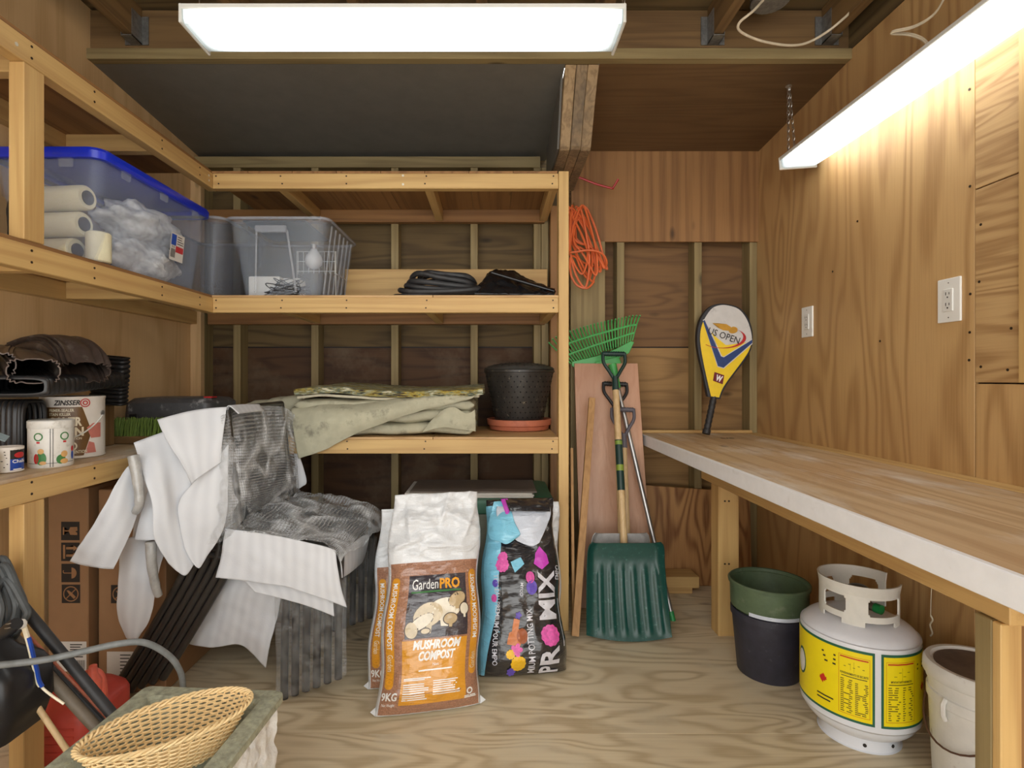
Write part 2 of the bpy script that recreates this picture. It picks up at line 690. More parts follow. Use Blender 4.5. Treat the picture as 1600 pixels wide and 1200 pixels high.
M['label_green'] = plain('label_green', srgb(30, 96, 74), .4)
M['label_ink'] = plain('label_ink', srgb(96, 84, 20), .5)
M['label_black'] = plain('label_black', srgb(40, 36, 30), .5)
M['label_red'] = plain('label_red', srgb(196, 44, 30), .5)
M['brass'] = plain('valve_metal', srgb(120, 112, 100), .4, .7)
M['bucket'] = plain('bucket_white', srgb(218, 219, 216), .45, var=.05, dirt=srgb(124, 110, 94), dirt_s=22, dirt_t=(.6, .75))
M['bucket_top'] = plain('dirty_lid', srgb(104, 90, 82), .6, var=.3, vs_=18, dirt=srgb(66, 54, 48))
M['wire_rust'] = plain('rusty_wire', srgb(84, 56, 40), .6)
M['canvas'] = plain('grey_green_canvas', srgb(178, 175, 152), .85, var=.1, vs_=20, bump=.25, bs=260, dirt=srgb(116, 114, 100), dirt_s=16, dirt_t=(.55, .75))
M['canvas_back'] = plain('rug_backing', srgb(196, 190, 168), .85, var=.1, bump=.3, bs=200)
M['rust_case'] = plain('case_charcoal', srgb(74, 74, 76), .45, var=.15, dirt=srgb(176, 176, 176), dirt_s=30, dirt_t=(.58, .76))
M['bristle'] = plain('green_bristle', srgb(104, 128, 50), .6, var=.3)
M['gas_red'] = plain('gas_can_red', srgb(192, 72, 60), .4, var=.12, vs_=14)
M['gas_orange'] = plain('gas_can_spout', srgb(232, 112, 92), .4)
M['tin_white'] = plain('tin_white', srgb(216, 214, 208), .3, var=.05, dirt=srgb(170, 166, 156), dirt_s=40)
M['can_white'] = plain('can_white', srgb(222, 216, 208), .35, var=.04)
M['can_brown'] = plain('can_brown', srgb(104, 74, 38), .35)
M['cream'] = plain('cream_print', srgb(232, 222, 196), .5)
M['print_red'] = plain('print_red', srgb(186, 40, 44), .45)
M['print_green'] = plain('print_green', srgb(62, 120, 66), .45)
M['print_blue'] = plain('print_blue', srgb(28, 70, 166), .4)
M['print_pink'] = plain('print_pink', srgb(196, 120, 108), .45)
M['print_tan'] = plain('print_tan', srgb(206, 160, 100), .45)
M['navy'] = plain('navy_band', srgb(36, 62, 118), .5)
M['racket_yellow'] = plain('racket_yellow', srgb(240, 206, 40), .45, var=.04, dirt=srgb(200, 176, 70), dirt_t=(.6, .8))
M['racket_white'] = plain('racket_white', srgb(206, 204, 202), .5, var=.05, dirt=srgb(160, 158, 158), dirt_s=14, dirt_t=(.58, .75))
M['racket_black'] = plain('racket_black', srgb(38, 40, 46), .5)
M['gold'] = plain('gold_print', srgb(196, 146, 44), .45)
M['maroon'] = plain('maroon_patch', srgb(112, 22, 34), .45)
M['bag_white'] = bagmat('bag_white', srgb(222, 226, 230), .32, .3)
M['bag_brown'] = bagmat('bag_brown', srgb(160, 116, 92), .3, .8, .3)
M['bag_ochre'] = bagmat('bag_ochre', srgb(218, 152, 44), .28, .7)
M['bag_photo'] = bagmat('bag_photo', srgb(58, 54, 62), .25, .9, .3)
M['bag_black'] = bagmat('bag_black', srgb(38, 38, 42), .25, .9)
M['bag_blue'] = bagmat('bag_blue', srgb(132, 204, 232), .3, .6)
M['bag_pale'] = bagmat('bag_pale', srgb(204, 212, 226), .3, .5)
M['bag_magenta'] = plain('bag_magenta', srgb(200, 70, 190), .35, var=.1)
M['petal'] = plain('petal_pink', srgb(220, 92, 170), .4, var=.25, vs_=90)
M['violet'] = plain('print_violet', srgb(98, 78, 178), .4, var=.1)
M['clay'] = plain('print_clay', srgb(206, 126, 76), .4, var=.1)
M['sun_yellow'] = plain('print_yellow', srgb(240, 190, 40), .4, var=.1)
M['mushroom'] = plain('print_mushroom', srgb(226, 218, 196), .25, var=.1, vs_=40, coat=.6)
M['print_white'] = plain('print_white', srgb(240, 240, 238), .3, coat=.4)
M['tote_green'] = plain('tote_green', srgb(46, 104, 80), .4, var=.06)
M['tote_grey'] = plain('tote_grey', srgb(150, 154, 140), .5, var=.06)
M['sheet_top'] = plain('grey_sheet', srgb(112, 102, 94), .5, var=.12, vs_=8)
M['roller'] = plain('roller_nap', srgb(222, 216, 184), .9, var=.05, bump=.5, bs=300)
M['foam_dark'] = plain('dark_foam', srgb(42, 40, 40), .7)
M['blue_lid'] = plain('blue_lid', srgb(22, 46, 190), .3, var=.05)
M['machine'] = plain('black_machine', srgb(30, 30, 32), .35, var=.2, dirt=srgb(84, 84, 84), dirt_t=(.66, .85))
M['pipe_brown'] = plain('brown_pipe', srgb(108, 98, 84), .55, var=.15, dirt=srgb(150, 116, 84), dirt_s=14, dirt_t=(.62, .8))
M['pale_blue'] = plain('pale_blue_paper', srgb(160, 182, 190), .6)
M['spout_brown'] = plain('brown_downspout', srgb(84, 72, 66), .38, .3, var=.2, dirt=srgb(150, 144, 136), dirt_s=16, dirt_t=(.56, .8))


def foam_mat():
    m = N('white_packing_foam')
    vec = m.coord((1, 1, 1), True, 'UV')
    wv = m.n('ShaderNodeTexWave', wave_type='BANDS', bands_direction='X')
    m.l(vec, wv.inputs['Vector'])
    wv.inputs['Scale'].default_value = 9.0
    wv.inputs['Distortion'].default_value = 1.5
    nz = m.noise(vec, 160.0, 4.0, .65)
    col = m.mix(m.rng(wv.outputs['Fac'], 0, 1, 0, .35), srgb(216, 219, 224), srgb(190, 193, 200))
    m.set(Base_Color=col, Roughness=.6, Alpha=.93)
    m.b.inputs['Subsurface Weight'].default_value = 0.0
    m.bump(nz, .25, .002)
    return m.m


M['foam'] = foam_mat()


def bubble_mat():
    m = N('bubble_wrap')
    vec = m.coord((1, 1, 1), False, 'UV')
    vo = m.n('ShaderNodeTexVoronoi', voronoi_dimensions='2D')
    m.l(vec, vo.inputs['Vector'])
    vo.inputs['Scale'].default_value = 105.0
    vo.inputs['Randomness'].default_value = .08
    grid = m.rng(vo.outputs['Distance'], .34, .52)
    dome = m.rng(vo.outputs['Distance'], .0, .45, 1, 0)
    big = m.noise(vec, 11.0, 4.0, .6, .4)
    cr_ = m.noise(vec, 4.5, 2.0, .5, .5)
    crease = m.math('SUBTRACT', 1.0, m.math('MULTIPLY', m.math('ABSOLUTE', m.math('SUBTRACT', cr_, .5)), 16.0), True)
    al = m.math('ADD', m.math('MULTIPLY', grid, .22), m.rng(big, .42, .75, .03, .30), True)
    al = m.math('ADD', al, m.math('MULTIPLY', crease, .38), True)  # whiter crease streaks put the plastic's highlights into the opacity
    m.set(Base_Color=srgb(232, 236, 240), Roughness=.14, Alpha=al)
    h = m.math('ADD', m.math('MULTIPLY', dome, .8), m.math('MULTIPLY', crease, 2.0))
    m.bump(m.math('ADD', h, m.math('MULTIPLY', big, 2.0)), .8, .006)
    return m.m


M['bubble'] = bubble_mat()


def film_mat(name, c, alpha, rough, bumpy=.4, bs=20.0, var=.25):
    m = N(name)
    vec = m.coord()
    nz = m.noise(vec, bs, 4.0, .6)
    al = m.rng(nz, .3, .72, alpha - var, alpha + var)
    m.set(Base_Color=c, Roughness=rough, Alpha=al)
    m.bump(nz, bumpy, .006)
    return m.m


M['clear_film'] = film_mat('clear_film', srgb(206, 210, 214), .14, .10, .6, 26, .13)
M['white_film'] = film_mat('white_film', srgb(232, 236, 240), .68, .3, .6, 30)
M['tote_clear'] = film_mat('clear_tote', srgb(190, 200, 214), .16, .22, .1, 5, .03)
M['tote_grey_clear'] = film_mat('smoky_tote', srgb(150, 158, 172), .22, .22, .1, 5, .03)
M['tote_blue_clear'] = film_mat('bluish_tote', srgb(190, 202, 226), .13, .2, .1, 5, .03)
M['tote_rim'] = film_mat('tote_rim', srgb(196, 202, 212), .30, .25, .05, 5, .03)
M['glass_bulb'] = plain('milk_glass', srgb(210, 212, 216), .2)


def woven_mat():
    m = N('woven_mat')
    a = m.rng(m.noise(m.coord((26, 130, 130), False), 1.0, 3.0, .6), .36, .64)
    b = m.noise(m.coord((7, 26, 26), False), 1.0, 3.0, .5)
    c1 = m.ramp(a, [(.0, srgb(48, 50, 42)), (.3, srgb(112, 124, 108)), (.5, srgb(150, 132, 70)), (.72, srgb(150, 164, 148)), (1.0, srgb(214, 206, 176))])
    c2 = m.ramp(a, [(.0, srgb(70, 52, 40)), (.4, srgb(160, 138, 52)), (.7, srgb(190, 172, 90)), (1.0, srgb(110, 126, 110))])
    m.set(Base_Color=m.mix(m.rng(b, .45, .6), c1, c2), Roughness=.9)
    m.bump(a, 1.0, .006)
    return m.m


M['woven'] = woven_mat()


def lamp_mat(name, strength, along, mid, half, across, lo, hi):
    """lit acrylic lens: the tubes stop short of the ends and sit away from one edge"""
    m = N(name)
    vec = m.coord((1, 1, 1), False)
    vo = m.n('ShaderNodeTexVoronoi')
    m.l(vec, vo.inputs['Vector'])
    vo.inputs['Scale'].default_value = 150.0
    vo.inputs['Randomness'].default_value = 0.0
    sp = m.n('ShaderNodeSeparateXYZ')
    m.l(vec, sp.inputs[0])
    d = m.math('ABSOLUTE', m.math('SUBTRACT', sp.outputs[along], mid))
    e = m.rng(d, half - .13, half - .01, 1.0, .045)
    f = m.rng(sp.outputs[across], lo, hi, 1.0, .07)
    lv = m.math('MULTIPLY', e, f)
    pr = m.rng(vo.outputs['Distance'], .2, .6, 1.08, .8)
    m.set(Base_Color=srgb(214, 226, 230), Roughness=.3)
    m.l(m.mix(lv, (.80, .95, 1.0, 1), (1.0, .985, .93, 1)), m.b.inputs['Emission Color'])
    m.l(m.math('MULTIPLY', m.math('MULTIPLY', lv, pr), strength), m.b.inputs['Emission Strength'])
    m.bump(vo.outputs['Distance'], .5, .003)
    return m.m


M['lens_front'] = lamp_mat('lit_lens', LAMP_STRENGTH, 0, -.253, .612, 1, 1.60, 1.648)
M['lens_side'] = lamp_mat('lit_lens_side', LAMP_STRENGTH_SIDE, 1, 1.69, .612, 2, 5.0, 6.0)
# ================================================================== the room
XL, XR, YB, YS, YF = -1.56, 1.37, 2.83, 2.92, -0.75


def zc(y):
    return 2.286 - (y - 2.206) * .068


fl = struct('floor', 'worn pale plywood floor with wavy grain')
box_part('floor_panel', M['floor'], fl, XL - .05, XR + .05, YF, 1.634, -.02, 0, 0)
box_part('floor_panel', M['floor'], fl, XL - .05, XR + .05, 1.637, YS + .02, -.02, 0, 0)

wb = struct('wall_back', 'open stud wall with dark plywood sheathing')
box_part('sheathing_panel', M['sheath_stained'], wb, XL - .06, .36, YS, YS + .012, 0, 1.232, 0)
box_part('sheathing_panel', M['sheath_x'], wb, XL - .06, .36, YS, YS + .012, 1.239, 2.4, 0)
box_part('sheathing_panel', wood('tan_sheathing', srgb(164, 128, 80), srgb(112, 82, 48), 'x', 11, 5, .7, 1.0, True, .7, srgb(120, 86, 48)), wb, .362, XR + .08, YS, YS + .012, 0, 1.232, 0)
box_part('sheathing_panel', wood('brown_sheathing', srgb(132, 98, 60), srgb(92, 64, 38), 'x', 11, 6, .7, 1.0, True, .7, srgb(90, 62, 36)), wb, .362, XR + .08, YS, YS + .012, 1.239, 2.4, 0)
for x in (-1.545, -1.358, -.952, -.536, -.123, .206, .246):
    box_part('stud', M['treated_z'], wb, x, x + .038, YB, YS - .001, .038, 2.165)
for x in (.639, 1.042, 1.330):
    box_part('stud', M['treated_z'], wb, x, x + .039, YB, YS - .001, .038, 2.2)
box_part('sole_plate', M['treated_x'], wb, XL, XR, YB, YS - .001, 0, .036)
box_part('top_plate', M['treated_x'], wb, XL, .24, YB - .004, YS - .001, 2.165, 2.222)
box_part('plywood_panel', M['red_z'], wb, .40, XR, YB - .014, YB - .001, 1.776, 2.245, .001)
box_part('support_board', M['treated_z'], wb, .395, .572, YB - .026, YB - .001, .0, 1.774, .001)

box_part('dark_backing', M['ink'], wb, XL - .08, XR + .1, YS + .0125, YS + .03, -.02, 2.52, 0)  # added dark backing, stops the world light showing through the sheathing gaps

wr = struct('wall_right', 'honey plywood wall with swirling grain and knots')
box_part('plywood_panel', M['ply_z'], wr, XR, XR + .012, 1.551, YS, 0, 2.33, .001)
box_part('plywood_panel', M['ply_z'], wr, XR, XR + .012, YF, 1.548, 0, 1.052, .001)
box_part('plywood_panel', M['side_ply'], wr, XR - .001, XR + .012, 1.412, 1.548, 1.056, 1.602, .001)
box_part('plywood_panel', M['side_ply'], wr, XR - .001, XR + .012, 1.412, 1.548, 1.606, 2.5, .001)
box_part('plywood_panel', M['ply_z'], wr, XR, XR + .012, YF, 1.409, 1.056, 2.5, .001)
box_part('corner_strip', M['lumber_z'], wr, XR - .012, XR, 1.35, 1.409, 1.056, 2.5, .001)
box_part('upper_panel', M['sheath_y'], wr, XR, XR + .012, 1.551, 2.12, 2.333, 2.52, .001)
sd = MB()
for yy, zz in ((1.565, 1.62), (1.567, 1.9), (1.564, 1.31), (1.566, 1.2), (1.568, 1.12), (1.53, 1.50), (1.535, 1.34), (1.44, 1.2), (1.53, 1.1), (1.45, 1.09), (2.05, 1.66), (1.93, 1.2), (2.2, 1.5)):
    sd.lathe([(.004, 0), (.004, .0012)], (XR - .0005, yy, zz), 8, M=Matrix.Rotation(-PI / 2, 3, 'Y'))
sd.build('screw_heads', M['screw'], wr)['kind'] = 'stuff'

box_part('dark_backing', M['ink'], wr, XR + .0125, XR + .03, YF, YS + .03, -.02, 2.52, 0)  # added unseen backing that blocks outside light at the panel joints

wl = struct('wall_left', 'plywood side wall behind the shelves')
box_part('corner_post', M['left_ply'], wl, XL + .001, -1.505, 2.79, YB - .002, 0, 2.16)
box_part('plywood_panel', M['left_ply'], wl, XL - .012, XL, YF, 1.708, 0, 2.5, .001)
box_part('plywood_panel', M['left_ply'], wl, XL - .012, XL, 1.711, YS, 0, 2.5, .001)

box_part('dark_backing', M['ink'], wl, XL - .03, XL - .0125, YF, YS + .03, -.02, 2.52, 0)  # added backing, keeps the daylight out of the left panel joint

ce = struct('ceiling', 'low plywood ceiling with joists, rim board and laminated beam')


def ceil_panel(name, mat, x0, x1, y0, y1):
    m = MB()
    m.rings([[(x0, y0, zc(y0)), (x1, y0, zc(y0)), (x1, y1, zc(y1)), (x0, y1, zc(y1))],
             [(x0, y0, zc(y0) + .012), (x1, y0, zc(y0) + .012), (x1, y1, zc(y1) + .012), (x0, y1, zc(y1) + .012)]])
    return m.build(name, mat, ce)


ceil_panel('ceiling_panel', M['grey_paint'], XL, .277, 2.119, YS)
ceil_panel('ceiling_panel', M['ceil_ply'], .411, XR, 2.119, YS)
box_part('rim_board', M['old_x'], ce, XL, XR, 2.10, 2.138, 2.334, 2.49)
box_part('ledger_strip', M['treated_x'], ce, XL, XR, 2.080, 2.118, 2.291, 2.332)
box_part('roof_deck', M['sheath_x'], ce, XL - .02, XR + .02, YF, 2.5, 2.495, 2.51, 0)
for x in (-1.376, -.932, -.488, -.044, .400, .842, 1.282):
    j = box_part('joist', M['old_y'], ce, x - .019, x + .019, YF, 2.098, 2.362, 2.494)
    h = MB()
    h.box(x - .045, x - .0205, 2.094, 2.0985, 2.352, 2.46).box(x + .0205, x + .045, 2.094, 2.0985, 2.352, 2.46)
    h.box(x - .0215, x - .0195, 2.035, 2.098, 2.352, 2.455).box(x + .0195, x + .0215, 2.035, 2.098, 2.352, 2.455)
    h.box(x - .0215, x + .0215, 2.035, 2.098, 2.352, 2.356)
    h.build('joist_hanger', M['galv'], ce)
lb = bpy.data.objects.new('laminated_beam', None)
COL.objects.link(lb)
lb.parent = ce
prof = [(2.120, zc(2.12)), (2.150, 2.262), (2.205, 2.19), (2.262, 2.105), (2.300, 2.048), (2.314, 2.038), (YB - .016, 2.038), (YB - .016, zc(YB))]
for k in range(3):
    x0 = .2785 + k * .0445
    m = MB()
    dz = (0, -.006, .004)[k]
    m.prism([(x0, y + (dz if 0 < i < 6 else 0), z) for i, (y, z) in enumerate(prof)], (.043, 0, 0))
    m.build('beam_ply', M['beam'], lb, bevel=.002)
m = MB()
m.prism([(.270, 2.2, zc(2.2)), (.270, 2.33, 2.05), (.270, YB - .016, 2.05), (.270, YB - .016, zc(YB))], (.008, 0, 0))
m.build('grey_side_board', M['grey_paint'], ce)
# junction box and its cable
jb = thing('junction_box', 'round grey metal junction box between the ceiling joists', 'electrical box', (.98, 1.93, 2.40))
MB().lathe([(.01, 2.40), (.062, 2.40), (.066, 2.404), (.066, 2.45), (.02, 2.494)], (.98, 1.93, 0), 24).build('cover', M['galv'], jb, smooth=True)
m = MB()
m.box(.93, .955, 1.885, 1.91, 2.396, 2.4005).box(.96, .975, 1.89, 1.905, 2.396, 2.4005)
m.build('sticker', M['paper'], jb)['kind'] = 'stuff'
c1 = MB().tube(spline([(.972, 1.93, 2.43), at(1178, 16, 1.9), at(1155, 36, 1.92), at(1158, 50, 1.95), at(1190, 64, 1.98), at(1235, 71, 2.0), at(1268, 64, 2.0), at(1310, 36, 1.95), at(1345, -4, 1.9), (1.262, 1.6, 2.48)], 8), .0045, 8)
tag(c1.build('ceiling_cable', M['cable_white'], smooth=True), 'cream electric cable sagging between the two ceiling joists at upper right', 'cable')
c2 = MB()
p2 = [at(1480, -12, 1.62), at(1460, 22, 1.62), at(1430, 42, 1.63), at(1398, 50, 1.66), at(1394, 53, 1.67), at(1420, 55, 1.66), at(1440, 62, 1.64), at(1452, 75, 1.62)]
c2.tube(spline([q for q in p2], 8), .003, 6).tube(spline([q + Vector((.003, 0, .005)) for q in p2], 8), .003, 6)
tag(c2.build('lamp_cord', M['cable_white'], smooth=True), 'cream lamp cord looping above the right-hand light', 'cable')

# ================================================================== lights
def lamp(name, label, Mx, lens, chains):
    base = Mx @ Vector((0, 0, 0))
    t = thing(name, label, 'ceiling light', base, 'fluorescent wrap lights on chains')
    L, W, H = 1.224, .151, .047
    # lens: bottom and two sides, slightly rounded
    r = []
    for x in (.004, L - .004):
        r.append([Mx @ Vector((x, y, z)) for y, z in ((.002, .036), (.004, .010), (.010, .002), (.020, 0), (W - .020, 0), (W - .010, .002), (W - .004, .010), (W - .002, .036))])
    MB().rings(r).build('lens', lens, t, smooth=True)
    MB().box(-.002, L + .002, -.003, W + .003, .036, .050, Mx).build('housing', M['white_metal'], t, bevel=.002)
    for x in (-.006, L - .002):
        MB().box(x, x + .008, -.004, W + .004, -.003, .050, Mx).build('end_cap', M['white_metal'], t, bevel=.002)
    # chains
    for top, bot in chains:
        top, bot = Vector(top), Vector(bot)
        d = bot - top
        n = max(2, int(d.length / .017))
        cm = MB()
        for k in range(n):
            c = top + d * (k + .5) / n
            ring = []
            ang = .5 if k % 2 else .5 + PI / 2
            for q in range(10):
                a = 2 * PI * q / 10
                ring.append(c + Vector((math.cos(ang) * .0048 * math.cos(a), math.sin(ang) * .0048 * math.cos(a), .0115 * math.sin(a))))
            cm.tube(ring, .0013, 5, closed=True)
        cm.build('chain', M['chain'], t, smooth=True)
    return t


lamp('wrap_light', 'lit fluorescent wrap light hanging level across the top of the shed',
     Matrix.Translation((-.865, 1.503, 2.053)), M['lens_front'],
     [((.378, 1.58, 2.49), (.376, 1.58, 2.10)), ((-.86, 1.58, 2.49), (-.855, 1.58, 2.10))])
Mr = Matrix.Translation((1.2115, 2.30, 1.953)) @ Matrix.Rotation(math.radians(4), 4, 'Y').inverted() @ Matrix(((0, 1, 0, 0), (-1, 0, 0, 0), (0, 0, 1, 0), (0, 0, 0, 1)))
lamp('wrap_light', 'lit fluorescent wrap light hanging along the right plywood wall above the workbench',
     Mr, M['lens_side'],
     [((1.222, 2.26, 2.284), (1.222, 2.26, 2.006)), ((1.226, 2.26, 2.284), (1.250, 2.26, 2.006)), ((1.25, 1.12, 2.49), (1.25, 1.12, 2.01))])
MB().lathe([(.001, .006), (.011, .006), (.013, 0), (.002, -.008)], (1.224, 2.26, 2.280), 14).build('chain_hook', M['chain'], ce, smooth=True)

# ================================================================== shelving
S1, S2, S3 = .820, 1.420, 1.945
sh = thing('shelving_unit', 'L-shaped built-in shelving of pale lumber rails and posts filling the left corner', 'shelving', (-.6, 2.3, 0))
nails, brights = MB(), MB()
for s, h in ((S1, .070), (S2, .074), (S3, .074)):
    t = s - .010
    box_part('front_rail', M['lumber_x'], sh, -1.19, .272, 2.300, 2.338, s - h, t)
    box_part('back_rail', M['red_x'], sh, -1.47, .262, 2.790, YB - .001, s - h, t)
    box_part('side_rail', M['lumber_y'], sh, -1.228, -1.1905, .72, 2.338, s - h, t)
    box_part('wall_rail', M['lumber_y'], sh, XL + .001, XL + .038, .72, 2.788, s - h, t)
    for x in (-.91, -.28):
        box_part('cross_brace', M['lumber_y'], sh, x - .019, x + .019, 2.339, 2.789, s - h + .004, t)
    box_part('cross_brace', M['lumber_y'], sh, .234, .272, 2.339, 2.789, s - h + .004, t)
    for y in (1.0, 1.45, 1.95):
        box_part('cross_brace', M['lumber_x'], sh, XL + .039, -1.229, y - .019, y + .019, s - h + .004, t)
    # deck boards
    if s == S3:
        x = -1.228
        k = 0
        while x < .26:
            x1 = min(x + .187, .272)
            box_part('shelf_board', M['red_y'], sh, x + .0008, x1 - .0008, 2.300, YB - .002, t, s, .0008)
            x = x1
    else:
        box_part('shelf_board', M['ply_x'], sh, -1.228, -.26, 2.300, YB - .002, t, s, .0008)
        box_part('shelf_board', M['ply_x'], sh, -.258, .272, 2.300, YB - .002, t, s, .0008)
    box_part('shelf_board', M['bench_top'] if s == S1 else M['red_y'], sh, XL + .001, -1.1905 if s == S1 else -1.192, .72, 2.299, t, s, .0008)
    for x in (-1.17, -.9, -.62, -.29, .25):
        for dz in (.02, .052):
            nails.lathe([(.0034, 0), (.0034, .0012)], (x + random.uniform(-.006, .006), 2.2995, s - h + dz), 8, M=Matrix.Rotation(PI / 2, 3, 'X'))
    for y in (1.4, 1.62, 1.95, 2.2):
        for dz in (.02, .05):
            nails.lathe([(.0034, 0), (.0034, .0012)], (-1.1902, y, s - h + dz), 8, M=Matrix.Rotation(PI / 2, 3, 'Y'))
for x, z in ((-.385, 1.925), (-.385, 1.888)):
    brights.lathe([(.005, 0), (.005, .0015)], (x, 2.2995, z), 10, M=Matrix.Rotation(PI / 2, 3, 'X'))
for y, z in ((2.27, 1.915), (2.27, 1.895), (1.355, 1.9)):
    brights.lathe([(.005, 0), (.005, .0015)], (-1.1902, y, z), 10, M=Matrix.Rotation(PI / 2, 3, 'Y'))
nails.build('screw_heads', M['screw'], sh)['kind'] = 'stuff'
brights.build('bright_screw_heads', M['nail'], sh)['kind'] = 'stuff'
box_part('post', M['lumber_z'], sh, .273, .316, 2.300, 2.364, 0, S3)
box_part('post', M['red_z'], sh, .286, .336, 2.76, YB - .002, 0, S3)
box_part('post', M['lumber_z'], sh, -1.229, -1.1895, 1.376, 1.440, 0, S1 - .071)
box_part('post', M['lumber_z'], sh, -1.229, -1.1895, 1.376, 1.440, S2 + .0005, S3 - .075)
m = MB().box(-.75, .268, 2.735, 2.772, S2 + .001, S2 + .198)
tag(m.build('wide_plank', M['lumber_x'], bevel=.002), 'wide pale plank standing on edge at the back of the middle shelf', 'plank')

# ================================================================== workbench
BT = .785
be = thing('workbench', 'long built-in plywood workbench with a white front edge along the right wall', 'workbench', (1.06, 1.7, 0))
box_part('bench_top', M['bench_top'], be, .7575, 1.299, .50, YB - .002, BT - .036, BT, .001)
box_part('bench_top', M['lumber_y'], be, 1.301, XR - .001, .50, YB - .002, BT - .036, BT + .001, .001)
box_part('white_edge_strip', M['white_edge'], be, .743, .757, .50, YB - .002, BT - .050, BT + .0015, .002)
box_part('apron', M['lumber_y'], be, .925, .963, .975, 2.43, .622, BT - .037)
box_part('cross_rail', M['lumber_x'], be, .9635, XR - .002, .975, 1.013, .650, BT - .037)
box_part('cross_rail', M['lumber_x'], be, .9635, XR - .002, 2.33, 2.368, .650, BT - .037)
box_part('back_rail', M['lumber_x'], be, .72, XR - .04, YB - .03, YB - .001, BT + .001, BT + .016)
box_part('leg', M['lumber_z'], be, .928, 1.014, 2.252, 2.326, 0, .621)
box_part('leg', M['treated_z'], be, .918, .952, 1.004, 1.040, 0, .621)
box_part('leg', M['lumber_z'], be, .918, .957, .985, 1.0035, 0, .621)
box_part('leg', M['red_z'], be, .9575, 1.02, .99, 1.03, 0, .649)
m = MB()
for y, x in ((2.2515, .955), (2.2515, .972)):
    for z in (.30, .56):
        m.lathe([(.004, 0), (.004, .0012)], (x, y, z), 8, M=Matrix.Rotation(PI / 2, 3, 'X'))
m.build('screw_heads', M['screw'], be)['kind'] = 'stuff'
m = MB()
sf = plane_surf((1.10, 2.55, BT), (1, 0, 0), (0, 1, 0))
text_on(m, sf, '5/8', 0, 0, .05, bold=.02)
m.build('pencil_mark', M['ink'], be)


# outlets
def outlet(name, label, y, z):
    t = thing(name, label, 'outlet', (XR, y, z), 'outlets on the right wall')
    MB().box(XR - .007, XR - .0003, y - .041, y + .041, z - .066, z + .066).build('plate', M['white_plastic'], t, bevel=.003, seg=2)
    MB().box(XR - .010, XR - .006, y - .0175, y + .0175, z - .034, z + .034).build('receptacle', plain('outlet_face', srgb(226, 226, 222), .3, var=.02), t, bevel=.0015)
    s_ = MB()
    for dz in (.016, -.016):
        for dy, hh in ((.006, .0045), (-.006, .0036)):
            s_.box(XR - .0106, XR - .0098, y + dy - .0009, y + dy + .0009, z + dz - hh + .004, z + dz + hh + .004)
        s_.lathe([(.0024, 0), (.0024, .0008)], (XR - .0098, y, z + dz - .007), 8, M=Matrix.Rotation(-PI / 2, 3, 'Y'))
    s_.lathe([(.0018, 0), (.0018, .0008)], (XR - .0068, y, z + .052), 8, M=Matrix.Rotation(-PI / 2, 3, 'Y'))
    s_.lathe([(.0018, 0), (.0018, .0008)], (XR - .0068, y, z - .052), 8, M=Matrix.Rotation(-PI / 2, 3, 'Y'))
    s_.build('slots', M['ink'], t)['kind'] = 'stuff'


outlet('wall_outlet', 'large white outlet plate near the panel joint of the right wall', 1.632, 1.302)
outlet('wall_outlet', 'white outlet plate far back on the right wall near the racket', 2.372, 1.314)
# ================================================================== right side: tank, pots, bucket
def cyl_surf(c, r):
    """u: arc length measured from the -y side towards +x, v: height"""
    c = Vector(c)
    return lambda u, v: Vector((c.x + r * math.sin(u / r), c.y - r * math.cos(u / r), c.z + v))


PC = Vector((1.103, 1.648, 0))
tk = thing('propane_tank', 'white propane tank with a yellow warning label under the workbench', 'gas tank', PC)
R = .154
body = [(.02, .030), (.07, .031), (.112, .040), (.138, .060), (.150, .084), (R, .105), (R, .300), (.150, .316), (.138, .334), (.112, .350), (.075, .361), (.035, .366), (.01, .367)]
fine = []
bs_ = spline([(a, b, 0) for a, b in body], 4)
MB().lathe([(max(p.x, .002) if p.x < R else R, p.y) for p in bs_], PC, 64).build('tank_body', M['tank_white'], tk, smooth='all')
rg = []
for rr, zz in ((.104, .055), (.100, .030), (.104, .003), (.108, 0), (.100, 0), (.096, .030), (.098, .055)):
    rg.append([PC + Vector((rr * math.cos(2 * PI * k / 48), rr * math.sin(2 * PI * k / 48), zz)) for k in range(48)])
MB().rings(rg, False, False).build('foot_ring', M['tank_white'], tk, smooth=True)
hm = MB()
for a in (-115, -70, -35):
    aa = math.radians(a)
    d = Vector((math.cos(aa), math.sin(aa), 0))
    hm.lathe([(.005, 0), (.005, .002)], PC + d * .1015 + Vector((0, 0, .018)), 10, M=Vector((0, 0, 1)).rotation_difference(d).to_matrix())
hm.build('drain_holes', M['ink'], tk)['kind'] = 'stuff'
# collar with cut-outs
def collar_mask(a, z):
    # a in degrees round the tank (0 = towards the camera, + to the right), z 0..1 bottom to top
    if abs(a) > 152:
        return False
    for ca, hw, z0, z1 in ((34, 20, .30, .70), (-44, 24, .30, .70), (115, 30, .28, .70), (-118, 22, .34, .74)):
        if abs(a - ca) < hw and z0 < z < z1:
            # rounded corners
            da = max(0, abs(a - ca) - (hw - 6)) / 6
            dz = max(0, max(z0 + .12 - z, z - (z1 - .12))) / .12
            if da * da + dz * dz < 1:
                return False
    if z < .14 and not (abs(a - 64) < 16 or abs(a + 8) < 20 or abs(a + 84) < 14 or abs(a - 140) < 9 or abs(a + 140) < 9):
        return False
    return True


cm = MB()
na, nz_ = 150, 20
rc, zb, zt = .098, .350, .470
vi = {}


